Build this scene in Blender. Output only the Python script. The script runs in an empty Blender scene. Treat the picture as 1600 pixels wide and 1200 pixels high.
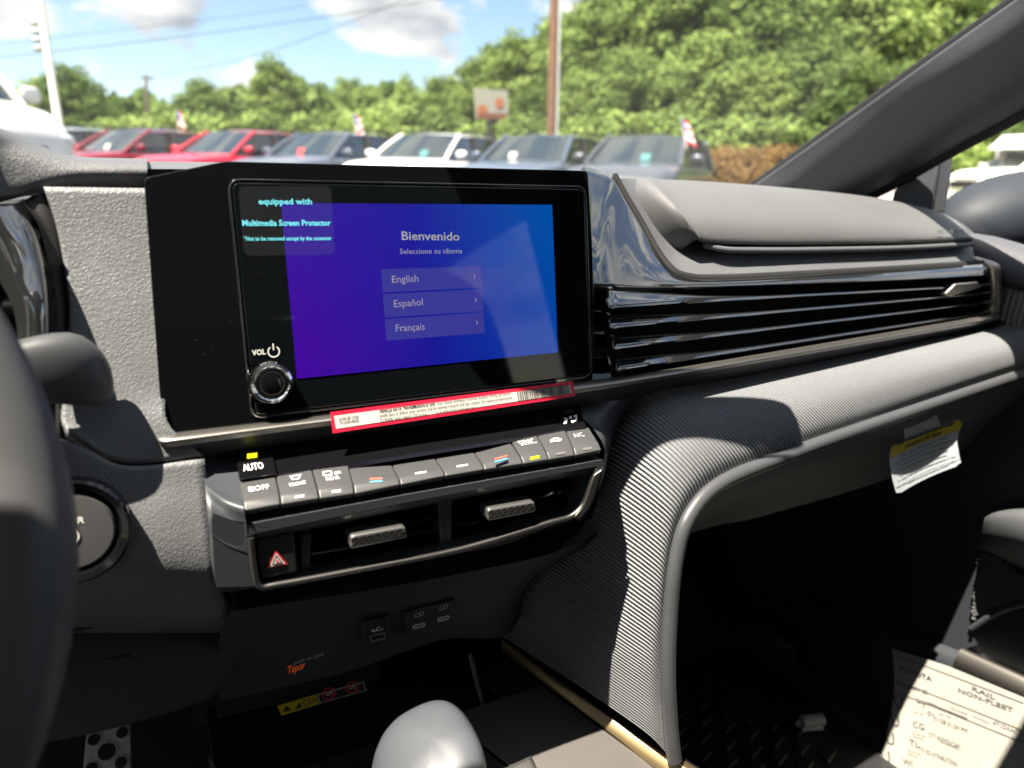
import bpy, bmesh, math, random
import numpy as np
from mathutils import Vector, Matrix

sc = bpy.context.scene
R_ = math.radians
random.seed(7); rng = np.random.default_rng(7)

# ------------------------------------------------------------------ camera (the eye point is the origin; x right, y to the nose of the car, z up)
YAW, PITCH, ROLL, FPX = R_(27.85), R_(16.49), R_(1.67), 1110.0
_f = np.array([math.sin(YAW)*math.cos(PITCH), math.cos(YAW)*math.cos(PITCH), -math.sin(PITCH)])
_r = np.cross(_f, [0, 0, 1]); _r /= np.linalg.norm(_r); _u = np.cross(_r, _f)
_c, _s = math.cos(ROLL), math.sin(ROLL)
CR, CU = _c*_r + _s*_u, -_s*_r + _c*_u
cam_d = bpy.data.cameras.new('camera'); cam = bpy.data.objects.new('camera', cam_d); sc.collection.objects.link(cam)
cam.matrix_world = Matrix(((CR[0], CU[0], -_f[0], 0), (CR[1], CU[1], -_f[1], 0), (CR[2], CU[2], -_f[2], 0), (0, 0, 0, 1)))
cam_d.sensor_width = 36; cam_d.lens = FPX/1600*36; cam_d.clip_start = .01; cam_d.clip_end = 2000
cam_d.dof.use_dof = True; cam_d.dof.focus_distance = .50; cam_d.dof.aperture_fstop = 6.0
sc.camera = cam

# ------------------------------------------------------------------ light
SUN = Vector((.37, .12, -.92)).normalized()          # direction the light travels
w = bpy.data.worlds.new('World'); sc.world = w; w.use_nodes = True
wn = w.node_tree; wn.nodes.clear()
def wnode(t, **k):
    n = wn.nodes.new(t)
    for a, b in k.items(): setattr(n, a, b)
    return n
sky = wnode('ShaderNodeTexSky', sky_type='NISHITA', sun_disc=False)
sky.sun_elevation = math.asin(-SUN.z); sky.sun_rotation = math.atan2(-SUN.x, -SUN.y) % (2*math.pi)
sky.air_density = 1.0; sky.dust_density = .25; sky.ozone_density = 1.2
tc = wnode('ShaderNodeTexCoord'); mp = wnode('ShaderNodeMapping'); mp.inputs['Scale'].default_value = (1, 1, 2.2)
n1 = wnode('ShaderNodeTexNoise'); n1.inputs['Scale'].default_value = 5.6; n1.inputs['Detail'].default_value = 9; n1.inputs['Roughness'].default_value = .56
cr = wnode('ShaderNodeValToRGB'); cr.color_ramp.elements[0].position = .455; cr.color_ramp.elements[1].position = .52
n2 = wnode('ShaderNodeTexNoise'); n2.inputs['Scale'].default_value = 7; n2.inputs['Detail'].default_value = 6
cr2 = wnode('ShaderNodeValToRGB'); cr2.color_ramp.elements[0].color = (.42, .46, .52, 1); cr2.color_ramp.elements[1].color = (1, .97, .92, 1)
cr2.color_ramp.elements[0].position = .35; cr2.color_ramp.elements[1].position = .6
cl = wnode('ShaderNodeMixRGB', blend_type='MULTIPLY'); cl.inputs['Fac'].default_value = 1; cl.inputs['Color2'].default_value = (6.2, 6.2, 6.2, 1)
mx = wnode('ShaderNodeMixRGB'); bg = wnode('ShaderNodeBackground'); bg.inputs['Strength'].default_value = .05
out = wnode('ShaderNodeOutputWorld'); L = wn.links.new
L(tc.outputs['Generated'], mp.inputs['Vector']); L(mp.outputs[0], n1.inputs['Vector']); L(mp.outputs[0], n2.inputs['Vector'])
L(n1.outputs['Fac'], cr.inputs[0]); L(n2.outputs['Fac'], cr2.inputs[0]); L(cr2.outputs[0], cl.inputs['Color1'])
L(cr.outputs[0], mx.inputs['Fac']); L(sky.outputs[0], mx.inputs['Color1']); L(cl.outputs[0], mx.inputs['Color2'])
L(mx.outputs[0], bg.inputs['Color']); L(bg.outputs[0], out.inputs['Surface'])
sd = bpy.data.lights.new('sun', 'SUN'); sd.energy = 5.0; sd.angle = R_(.53); sd.color = (1, .89, .74)
so = bpy.data.objects.new('sun', sd); sc.collection.objects.link(so)
so.rotation_euler = SUN.to_track_quat('-Z', 'Y').to_euler(); so.location = (-3, -2, 6)
vs = sc.view_settings; vs.view_transform = 'Standard'; vs.look = 'None'; vs.gamma = 1; vs.use_curve_mapping = False; vs.exposure = 2.2
sc.cycles.use_denoising = True; sc.cycles.max_bounces = 9; sc.cycles.transparent_max_bounces = 16; sc.cycles.caustics_reflective = False; sc.cycles.caustics_refractive = False
sc.cycles.sample_clamp_indirect = 6

# ------------------------------------------------------------------ helpers
COL = sc.collection
def V(p): return np.asarray(p, float)
def ray(px, py): return CR*((px-800)/FPX) + CU*((600-py)/FPX) + _f
def Py(px, py, y): d = ray(px, py); return d*(y/d[1])
def Px(px, py, x): d = ray(px, py); return d*(x/d[0])
def Pz(px, py, z): d = ray(px, py); return d*(z/d[2])
def Pd(px, py, dep): return ray(px, py)*dep
class Plane:
    def __init__(s, o, u, v):
        s.o = V(o); s.u = V(u)/np.linalg.norm(u); v = V(v); v = v - s.u*(v@s.u); s.v = v/np.linalg.norm(v); s.n = np.cross(s.u, s.v)
    def hit(s, px, py, off=0.):
        d = ray(px, py); return d*(((s.o+s.n*off)@s.n)/(d@s.n))
    def st(s, px, py, off=0.): q = s.hit(px, py, off)-s.o; return (q@s.u, q@s.v)
    def pt(s, a, b, off=0.): return s.o + s.u*a + s.v*b + s.n*off
    def out(s, pts, off=0.): return [s.st(*p, off) for p in pts]

M = {}
def mat(name, col, rough=.5, metal=0., spec=.5, bump=None, coat=0., emit=None, estr=1., var=0., vscale=20., alpha=1., spots=None, rvar=0.):
    m = bpy.data.materials.new(name); m.use_nodes = True; nt = m.node_tree; b = nt.nodes['Principled BSDF']
    b.inputs['Base Color'].default_value = (*col, 1); b.inputs['Roughness'].default_value = rough; b.inputs['Metallic'].default_value = metal
    b.inputs['Specular IOR Level'].default_value = spec; b.inputs['Coat Weight'].default_value = coat; b.inputs['Coat Roughness'].default_value = .03
    b.inputs['Alpha'].default_value = alpha
    if emit: b.inputs['Emission Color'].default_value = (*emit, 1); b.inputs['Emission Strength'].default_value = estr
    co = nt.nodes.new('ShaderNodeTexCoord')
    def N(t): return nt.nodes.new(t)
    def noise(scale, detail=4, src='Object'):
        n = N('ShaderNodeTexNoise'); n.inputs['Scale'].default_value = scale; n.inputs['Detail'].default_value = detail
        nt.links.new(co.outputs[src], n.inputs['Vector']); return n
    if var:
        n = noise(vscale, 6); mr = N('ShaderNodeMapRange'); mr.inputs['To Min'].default_value = 1-var; mr.inputs['To Max'].default_value = 1+var
        mr.inputs['From Min'].default_value = .3; mr.inputs['From Max'].default_value = .7
        mm = N('ShaderNodeMixRGB'); mm.blend_type = 'MULTIPLY'; mm.inputs['Fac'].default_value = 1; mm.inputs['Color1'].default_value = (*col, 1)
        nt.links.new(n.outputs['Fac'], mr.inputs['Value']); nt.links.new(mr.outputs[0], mm.inputs['Color2']); nt.links.new(mm.outputs[0], b.inputs['Base Color'])
    if rvar:
        n = noise(vscale*1.7, 5); mr = N('ShaderNodeMapRange'); mr.inputs['To Min'].default_value = max(0, rough-rvar); mr.inputs['To Max'].default_value = rough+rvar
        mr.inputs['From Min'].default_value = .3; mr.inputs['From Max'].default_value = .7
        nt.links.new(n.outputs['Fac'], mr.inputs['Value']); nt.links.new(mr.outputs[0], b.inputs['Roughness'])
    if bump:
        kind, scale, strength, dist = bump
        bp = N('ShaderNodeBump'); bp.inputs['Strength'].default_value = strength; bp.inputs['Distance'].default_value = dist
        if kind == 'noise': nt.links.new(noise(scale, 3).outputs['Fac'], bp.inputs['Height'])
        elif kind == 'leather':
            ad = N('ShaderNodeMixRGB'); ad.blend_type = 'LINEAR_LIGHT'; ad.inputs['Fac'].default_value = .0022
            nz = noise(scale*.9, 2); nt.links.new(co.outputs['Object'], ad.inputs['Color1']); nt.links.new(nz.outputs['Color'], ad.inputs['Color2'])
            v = N('ShaderNodeTexVoronoi'); v.feature = 'DISTANCE_TO_EDGE'; v.inputs['Scale'].default_value = scale; nt.links.new(ad.outputs[0], v.inputs['Vector'])
            r = N('ShaderNodeMapRange'); r.interpolation_type = 'SMOOTHSTEP'; r.inputs['From Max'].default_value = .28; nt.links.new(v.outputs['Distance'], r.inputs['Value'])
            n3 = noise(scale*4, 2); a2 = N('ShaderNodeMath'); a2.operation = 'MULTIPLY_ADD'; a2.inputs[1].default_value = .25
            nt.links.new(n3.outputs['Fac'], a2.inputs[0]); nt.links.new(r.outputs[0], a2.inputs[2]); nt.links.new(a2.outputs[0], bp.inputs['Height'])
        elif kind == 'rib':      # UV v runs along the length in metres
            sx = N('ShaderNodeSeparateXYZ'); nt.links.new(co.outputs['UV'], sx.inputs[0])
            m1 = N('ShaderNodeMath'); m1.operation = 'MULTIPLY'; m1.inputs[1].default_value = 2*math.pi/scale; nt.links.new(sx.outputs['Y'], m1.inputs[0])
            m2 = N('ShaderNodeMath'); m2.operation = 'SINE'; nt.links.new(m1.outputs[0], m2.inputs[0])
            n3 = noise(900, 2); a2 = N('ShaderNodeMath'); a2.operation = 'MULTIPLY_ADD'; a2.inputs[1].default_value = .9
            nt.links.new(n3.outputs['Fac'], a2.inputs[0]); nt.links.new(m2.outputs[0], a2.inputs[2]); nt.links.new(a2.outputs[0], bp.inputs['Height'])
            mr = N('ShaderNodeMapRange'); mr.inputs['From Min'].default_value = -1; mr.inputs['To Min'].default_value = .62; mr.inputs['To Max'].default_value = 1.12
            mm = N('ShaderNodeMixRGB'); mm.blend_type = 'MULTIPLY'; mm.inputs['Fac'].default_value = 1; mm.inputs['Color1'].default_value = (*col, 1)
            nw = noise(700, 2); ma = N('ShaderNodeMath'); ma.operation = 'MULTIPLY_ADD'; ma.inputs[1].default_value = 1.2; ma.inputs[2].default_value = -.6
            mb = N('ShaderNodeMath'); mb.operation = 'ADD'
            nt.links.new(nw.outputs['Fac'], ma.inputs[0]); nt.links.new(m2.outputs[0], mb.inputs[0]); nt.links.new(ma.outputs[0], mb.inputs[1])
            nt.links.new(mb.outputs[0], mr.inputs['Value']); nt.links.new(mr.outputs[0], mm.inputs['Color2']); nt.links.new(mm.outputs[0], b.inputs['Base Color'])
        nt.links.new(bp.outputs[0], b.inputs['Normal'])
    if spots:   # dust flecks: colour, scale, threshold
        n = N('ShaderNodeTexVoronoi'); n.inputs['Scale'].default_value = spots[1]; nt.links.new(co.outputs['Object'], n.inputs['Vector'])
        lt = N('ShaderNodeMath'); lt.operation = 'LESS_THAN'; lt.inputs[1].default_value = spots[2]; nt.links.new(n.outputs['Distance'], lt.inputs[0])
        wn_ = N('ShaderNodeSeparateXYZ'); nt.links.new(n.outputs['Color'], wn_.inputs[0])
        g2 = N('ShaderNodeMath'); g2.operation = 'GREATER_THAN'; g2.inputs[1].default_value = .72; nt.links.new(wn_.outputs['X'], g2.inputs[0])
        mu = N('ShaderNodeMath'); mu.operation = 'MULTIPLY'; nt.links.new(lt.outputs[0], mu.inputs[0]); nt.links.new(g2.outputs[0], mu.inputs[1])
        mm = N('ShaderNodeMixRGB'); mm.inputs['Color1'].default_value = (*col, 1); mm.inputs['Color2'].default_value = (*spots[0], 1)
        nt.links.new(mu.outputs[0], mm.inputs['Fac']); nt.links.new(mm.outputs[0], b.inputs['Base Color'])
    M[name] = m; return m

def obj(name, me, m=None, parent=None):
    o = bpy.data.objects.new(name, me); COL.objects.link(o)
    if m is not None and not me.materials: me.materials.append(M[m])
    if parent is not None:
        o.parent = parent; o.matrix_parent_inverse = Matrix.Translation(parent.location).inverted() if parent.type == 'EMPTY' and parent.parent is None else Matrix()
        if parent.parent is not None or parent.type != 'EMPTY': o.matrix_parent_inverse = Matrix()
    return o
def thing(name, label, cat, loc=(0, 0, 0), group=None):
    o = bpy.data.objects.new(name, None); COL.objects.link(o); o.location = loc; o.empty_display_size = .05
    o['label'] = label; o['category'] = cat
    if group: o['group'] = group
    return o
def tag(o, label, cat, group=None):
    o['label'] = label; o['category'] = cat
    if group: o['group'] = group
    return o
def struct(o): o['kind'] = 'structure'; return o
def smooth(me, ang=40):
    me.polygons.foreach_set('use_smooth', [True]*len(me.polygons)); 
    if ang: me.set_sharp_from_angle(angle=R_(ang))
def mk(name, verts, faces, m, parent=None, sm=None, bev=0., seg=2, sub=0):
    me = bpy.data.meshes.new(name); me.from_pydata([tuple(map(float, v)) for v in verts], [], faces)
    bm = bmesh.new(); bm.from_mesh(me); bmesh.ops.recalc_face_normals(bm, faces=bm.faces); bm.to_mesh(me); bm.free(); me.update()
    if sm is not None: smooth(me, sm)
    o = obj(name, me, m, parent)
    if sub: md = o.modifiers.new('sub', 'SUBSURF'); md.levels = md.render_levels = sub; smooth(me, 0)
    if bev: 
        md = o.modifiers.new('bev', 'BEVEL'); md.width = bev; md.segments = seg; md.limit_method = 'ANGLE'; md.angle_limit = R_(28); md.harden_normals = False
        smooth(me, 35)
    return o
def cr_resample(pts, n, closed=False):
    P = V(pts); k = len(P)
    if k == 2: return [P[0]+(P[1]-P[0])*t for t in np.linspace(0, 1, n)]
    d = np.r_[0, np.cumsum(np.maximum(np.linalg.norm(np.diff(P, axis=0), axis=1), 1e-9)**.5)]
    ts = np.linspace(0, d[-1], n); outp = []
    for t in ts:
        i = min(max(int(np.searchsorted(d, t, 'right'))-1, 0), k-2)
        p1, p2 = P[i], P[i+1]; p0 = P[i-1] if i > 0 else 2*p1-p2; p3 = P[i+2] if i+2 < k else 2*p2-p1
        t1, t2 = d[i], d[i+1]; t0 = d[i-1] if i > 0 else t1-(t2-t1); t3 = d[i+2] if i+2 < k else t2+(t2-t1)
        m1 = (t2-t1)*((p1-p0)/(t1-t0)-(p2-p0)/(t2-t0)+(p2-p1)/(t2-t1)); m2 = (t2-t1)*((p2-p1)/(t2-t1)-(p3-p1)/(t3-t1)+(p3-p2)/(t3-t2))
        s = (t-t1)/(t2-t1); outp.append((2*s**3-3*s*s+1)*p1+(s**3-2*s*s+s)*m1+(-2*s**3+3*s*s)*p2+(s**3-s*s)*m2)
    return outp
def loft(name, rows, m, parent=None, nu=24, nv=24, thick=0., ang=50, lin=False):
    if lin: A = [V([r[0]+(r[-1]-r[0])*0 for _ in r]) if False else V(r) for r in rows]; G = np.array(A); nu, nv = G.shape[1], G.shape[0]
    else:
        A = [cr_resample(r, nu) for r in rows]
        G = np.array([cr_resample([a[j] for a in A], nv) for j in range(nu)]).transpose(1, 0, 2)
    verts = G.reshape(-1, 3); faces = [(i*nu+j, i*nu+j+1, (i+1)*nu+j+1, (i+1)*nu+j) for i in range(nv-1) for j in range(nu-1)]
    me = bpy.data.meshes.new(name); me.from_pydata(verts.tolist(), [], faces)
    uu = np.zeros((nv, nu)); vv = np.zeros((nv, nu))
    uu[:, 1:] = np.cumsum(np.linalg.norm(np.diff(G, axis=1), axis=2), axis=1)
    vv[1:, :] = np.cumsum(np.linalg.norm(np.diff(G, axis=0), axis=2), axis=0).mean(axis=1)[:, None]
    uv = me.uv_layers.new(name='UVMap'); uf, vf = uu.ravel(), vv.ravel()
    li = np.empty(len(me.loops), int); me.loops.foreach_get('vertex_index', li); uv.data.foreach_set('uv', np.c_[uf[li], vf[li]].ravel())
    me.update(); smooth(me, ang)
    o = obj(name, me, m, parent)
    if thick: md = o.modifiers.new('sol', 'SOLIDIFY'); md.thickness = abs(thick); md.offset = -1 if thick > 0 else 1
    return o
def prism(name, pl, out2, o0, o1, m, parent=None, bev=0., seg=2):
    n = len(out2); vs_ = [pl.pt(a, b, o0) for a, b in out2]+[pl.pt(a, b, o1) for a, b in out2]
    return mk(name, vs_, [tuple(range(n)), tuple(range(2*n-1, n-1, -1))]+[(i, (i+1) % n, n+(i+1) % n, n+i) for i in range(n)], m, parent, bev=bev, seg=seg)
def rrect(x0, y0, x1, y1, r, n=5):
    o = []
    for cx, cy, a in ((x1-r, y1-r, 0), (x0+r, y1-r, 90), (x0+r, y0+r, 180), (x1-r, y0+r, 270)):
        for k in range(n+1): t = R_(a+90*k/n); o.append((cx+r*math.cos(t), cy+r*math.sin(t)))
    return o
def rpoly(pts, r, n=5):
    o = []; k = len(pts)
    for i in range(k):
        p, a, b = V(pts[i]), V(pts[i-1]), V(pts[(i+1) % k])
        u1, u2 = a-p, b-p; l1, l2 = np.linalg.norm(u1), np.linalg.norm(u2); rr = min(r if np.isscalar(r) else r[i], l1*.49, l2*.49)
        q1, q2 = p+u1/l1*rr, p+u2/l2*rr
        for t in np.linspace(0, 1, n+1): o.append(tuple((1-t)**2*q1+2*t*(1-t)*p+t*t*q2))
    return o
def per(pts, n, start=0):
    P = V(list(pts)+[pts[0]]); d = np.r_[0, np.cumsum(np.linalg.norm(np.diff(P, axis=0), axis=1))]
    return [tuple(np.array([np.interp(t, d, P[:, k]) for k in range(P.shape[1])])) for t in np.linspace(0, d[-1], n, endpoint=False)]
def ring(name, pl, outer, inner, o0, o1, m, parent=None, bev=0.):
    n = len(outer); vs_ = [pl.pt(*p, o0) for p in outer]+[pl.pt(*p, o0) for p in inner]+[pl.pt(*p, o1) for p in outer]+[pl.pt(*p, o1) for p in inner]
    f = []
    for i in range(n):
        j = (i+1) % n
        f += [(i, j, n+j, n+i), (2*n+i, 3*n+i, 3*n+j, 2*n+j), (i, 2*n+i, 2*n+j, j), (n+i, n+j, 3*n+j, 3*n+i)]
    return mk(name, vs_, f, m, parent, bev=bev)
def tube(name, pts, r, m, parent=None, seg=10, n=None, flat=1., closed=False):
    P = cr_resample(pts, n) if n else [V(p) for p in pts]
    rs = [r]*len(P) if np.isscalar(r) else list(np.interp(np.linspace(0, 1, len(P)), np.linspace(0, 1, len(r)), r))
    vs_, f = [], []; up = V((0, 0, 1.)); prevn = None
    for i, p in enumerate(P):
        t = P[min(i+1, len(P)-1)]-P[max(i-1, 0)]; t = t/np.linalg.norm(t)
        a = np.cross(t, up if prevn is None else prevn); 
        if np.linalg.norm(a) < 1e-4: a = np.cross(t, V((1, 0, 0)))
        a /= np.linalg.norm(a); b = np.cross(a, t); prevn = b
        for k in range(seg): th = 2*math.pi*k/seg; vs_.append(p+rs[i]*(a*math.cos(th)+b*math.sin(th)*flat))
    for i in range(len(P)-1):
        for k in range(seg): f.append((i*seg+k, i*seg+(k+1) % seg, (i+1)*seg+(k+1) % seg, (i+1)*seg+k))
    f += [tuple(range(seg)), tuple(range((len(P)-1)*seg, len(P)*seg))]
    return mk(name, vs_, f, m, parent, sm=60)
def lathe(name, o, ax, prof, m, parent=None, seg=40):
    ax = V(ax)/np.linalg.norm(ax); a = np.cross(ax, V((0, 0, 1.))); a = a/np.linalg.norm(a) if np.linalg.norm(a) > 1e-3 else V((1., 0, 0)); b = np.cross(ax, a)
    vs_, f = [], []; n = len(prof)
    for r_, h in prof:
        for k in range(seg): t = 2*math.pi*k/seg; vs_.append(V(o)+ax*h+r_*(a*math.cos(t)+b*math.sin(t)))
    for i in range(n-1):
        for k in range(seg): f.append((i*seg+k, i*seg+(k+1) % seg, (i+1)*seg+(k+1) % seg, (i+1)*seg+k))
    f += [tuple(range(seg)), tuple(range((n-1)*seg, n*seg))]
    return mk(name, vs_, f, m, parent, sm=35)
def box(name, x0, x1, y0, y1, z0, z1, m, parent=None, bev=0., seg=2):
    vs_ = [(x, y, z) for x in (x0, x1) for y in (y0, y1) for z in (z0, z1)]
    return mk(name, vs_, [(0, 1, 3, 2), (4, 6, 7, 5), (0, 4, 5, 1), (2, 3, 7, 6), (0, 2, 6, 4), (1, 5, 7, 3)], m, parent, bev=bev, seg=seg)
def hexa(name, p8, m, parent=None, bev=0., seg=3):
    return mk(name, p8, [(0, 1, 2, 3), (7, 6, 5, 4), (0, 4, 5, 1), (1, 5, 6, 2), (2, 6, 7, 3), (3, 7, 4, 0)], m, parent, bev=bev, seg=seg)
def superell(name, c, ax, rad, e, m, parent=None, nu=32, nv=20):
    vs_, f = [], []; sg = lambda v, p: math.copysign(abs(v)**p, v); X, Y, Z = [V(a)/np.linalg.norm(a) for a in ax]
    for i in range(nv+1):
        ph = -math.pi/2+math.pi*i/nv
        for k in range(nu):
            t = 2*math.pi*k/nu; vs_.append(V(c)+X*rad[0]*sg(math.cos(ph), e)*sg(math.cos(t), e)+Y*rad[1]*sg(math.cos(ph), e)*sg(math.sin(t), e)+Z*rad[2]*sg(math.sin(ph), e))
    for i in range(nv):
        for k in range(nu): f.append((i*nu+k, i*nu+(k+1) % nu, (i+1)*nu+(k+1) % nu, (i+1)*nu+k))
    o = mk(name, vs_, f, m, parent, sm=0)
    return o
def text(name, s, pl, a, b, m, parent=None, h=.004, width=None, align='LEFT', off=.0006, bold=0., shear=0., ang=0., thick=.0001, ls=1.):
    cu = bpy.data.curves.new(name, 'FONT'); cu.body = s; cu.align_x = align; cu.size = 1; cu.shear = shear; cu.offset = bold; cu.resolution_u = 2; cu.space_line = ls
    t = bpy.data.objects.new(name, cu); COL.objects.link(t); bpy.context.view_layer.update()
    me = bpy.data.meshes.new_from_object(t.evaluated_get(bpy.context.evaluated_depsgraph_get())); me.name = name
    bpy.data.objects.remove(t); bpy.data.curves.remove(cu)
    co = np.empty(len(me.vertices)*3); me.vertices.foreach_get('co', co); co = co.reshape(-1, 3)
    sy = h/.73; sx = sy
    if width and len(co): sx = width/(co[:, 0].max()-co[:, 0].min())
    X, Y = co[:, 0]*sx, co[:, 1]*sy; c_, s_ = math.cos(R_(ang)), math.sin(R_(ang)); X, Y = X*c_-Y*s_, X*s_+Y*c_
    W = pl.o+np.outer(a+X, pl.u)+np.outer(b+Y, pl.v)+pl.n*off
    me.vertices.foreach_set('co', W.ravel()); me.materials.clear(); me.update()
    return obj(name, me, m, parent)
def textpx(name, s, pl, p0, p1, hpx, m, parent=None, off=.0006, bold=0., shear=0.):
    a0, b0 = pl.st(*p0); a1, b1 = pl.st(*p1); a2, b2 = pl.st(p0[0], p0[1]-hpx)
    return text(name, s, pl, a0, b0, m, parent, h=math.hypot(a2-a0, b2-b0), width=math.hypot(a1-a0, b1-b0), off=off, bold=bold, shear=shear, ang=math.degrees(math.atan2(b1-b0, a1-a0)))
def copytree(o, parent=None):
    c = o.copy(); COL.objects.link(c)
    if parent is not None: c.parent = parent; c.matrix_parent_inverse = o.matrix_parent_inverse.copy()
    for ch in o.children: copytree(ch, c)
    return c

# ------------------------------------------------------------------ materials
mat('piano_black', (.004, .004, .005), .07, spec=.45, coat=0, spots=((.25, .25, .25), 260, .03))
mat('gloss_trim', (.012, .013, .014), .06, spec=1.0, coat=1.0); M['gloss_trim'].node_tree.nodes['Principled BSDF'].inputs['Coat IOR'].default_value = 2.1
mat('screen_glass', (.003, .004, .005), .035, spec=.42, spots=((.25, .25, .25), 150, .03))
mat('matte_black', (.008, .008, .009), .6, var=.2)
mat('void_black', (.004, .004, .005), .8)
mat('soft_dash', (.088, .093, .103), .5, bump=('leather', 620, .5, .00035), var=.05, spec=.45)
mat('pillar', (.055, .060, .072), .46, bump=('leather', 560, .5, .0003), var=.06, spec=.45)
mat('lid_grey', (.106, .109, .115), .5, bump=('leather', 800, .4, .0003), var=.04, spec=.4)
mat('leather', (.128, .134, .143), .44, bump=('leather', 430, .42, .00034), var=.08, vscale=60, spec=.5)
mat('leather_dark', (.045, .047, .052), .45, bump=('leather', 300, .6, .0005), var=.08, spec=.45)
mat('knee_plastic', (.022, .026, .033), .6, bump=('noise', 900, .2, .0002))
mat('stack_plastic', (.040, .044, .052), .42, bump=('noise', 1600, .12, .0001), spec=.45)
mat('button_grey', (.052, .053, .056), .42, bump=('noise', 1800, .15, .0001))
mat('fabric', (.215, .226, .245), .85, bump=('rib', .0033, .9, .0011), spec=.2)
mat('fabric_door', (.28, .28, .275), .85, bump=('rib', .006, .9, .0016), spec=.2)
mat('piping', (.055, .058, .066), .4, bump=('noise', 900, .1, .0002))
mat('satin_silver', (.30, .285, .27), .42, metal=1)
mat('dark_satin', (.17, .165, .16), .4, metal=1)
mat('chrome', (.75, .75, .75), .12, metal=1)
mat('vent_silver', (.40, .39, .38), .3, metal=.9)
mat('gold_trim', (.36, .27, .15), .38, metal=.85)
mat('brown_panel', (.085, .078, .077), .4, spec=.4, rvar=.05)
mat('white_print', (.75, .75, .73), .6)
mat('grey_print', (.45, .45, .45), .6)
mat('black_print', (.03, .03, .03), .7)
mat('faint_print', (.10, .095, .09), .7)
mat('led_amber', (.3, .3, 0), .4, emit=(.85, .82, .02), estr=.35)
mat('led_white', (.55, .55, .52), .4)
mat('red_line', (.55, .12, .08), .5); mat('blue_line', (.10, .35, .60), .5)
mat('hazard_red', (.75, .04, .06), .35)
mat('label_red', (.62, .01, .04), .45); mat('label_white', (.50, .49, .46), .5, var=.03)
mat('label_yellow', (.62, .46, .02), .5); mat('tag_white', (.55, .60, .66), .55)
mat('paper', (.40, .39, .36), .75, var=.03, vscale=8, bump=('noise', 60, .15, .002))
mat('ui_text', (0, 0, 0), .3, emit=(.62, .60, .62), estr=.13); mat('ui_dim', (0, 0, 0), .3, emit=(.55, .52, .65), estr=.13)
mat('cyan_print', (.10, .45, .55), .5, emit=(.15, .75, .85), estr=.07)  # plain print given a glow of its own
mat('orange_print', (.7, .10, .01), .5, emit=(1, .15, .01), estr=.03)  # faint glow put into the printed letters
mat('rubber', (.014, .014, .016), .55, bump=('noise', 700, .1, .0003))
mat('carpet', (.012, .012, .014), .95, bump=('noise', 600, .6, .002))
mat('lever_grey', (.060, .066, .078), .42, bump=('noise', 1500, .06, .0001))
mat('stalk_grey', (.055, .058, .065), .45, bump=('noise', 1500, .06, .0001))
mat('wheel_grey', (.072, .074, .080), .5, bump=('noise', 1200, .1, .0002), var=.05)
mat('seat_cloth', (.03, .03, .034), .9, bump=('noise', 500, .3, .001))
mat('headliner', (.50, .50, .50), .95)
mat('pedal_metal', (.50, .49, .48), .4)
mat('clip_plastic', (.55, .56, .58), .25, alpha=.75)
mat('mirror_glass', (.8, .8, .8), .02, metal=1)
mat('mirror_shell', (.020, .025, .035), .6, spec=.35)
def gradient(name):
    m = mat(name, (0, 0, 0), .035, spec=.42); nt = m.node_tree; b = nt.nodes['Principled BSDF']
    uv = nt.nodes.new('ShaderNodeUVMap'); sx = nt.nodes.new('ShaderNodeSeparateXYZ'); nt.links.new(uv.outputs[0], sx.inputs[0])
    a = nt.nodes.new('ShaderNodeValToRGB'); e = a.color_ramp.elements; e[0].color = (.045, .012, .40, 1); e[1].color = (.0, .10, .46, 1); x = e.new(.45); x.color = (.018, .020, .38, 1)
    b2 = nt.nodes.new('ShaderNodeValToRGB'); e = b2.color_ramp.elements; e[0].color = (.072, .003, .40, 1); e[1].color = (.0, .055, .42, 1); x = e.new(.5); x.color = (.010, .012, .36, 1)
    mx_ = nt.nodes.new('ShaderNodeMixRGB'); nt.links.new(sx.outputs['X'], a.inputs[0]); nt.links.new(sx.outputs['X'], b2.inputs[0]); nt.links.new(sx.outputs['Y'], mx_.inputs['Fac'])
    nt.links.new(b2.outputs[0], mx_.inputs['Color1']); nt.links.new(a.outputs[0], mx_.inputs['Color2']); nt.links.new(mx_.outputs[0], b.inputs['Emission Color']); b.inputs['Emission Strength'].default_value = .175
gradient('ui_background')
mat('ui_button', (0, 0, 0), .04, spec=.42, emit=(.060, .060, .42), estr=.155)
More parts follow.
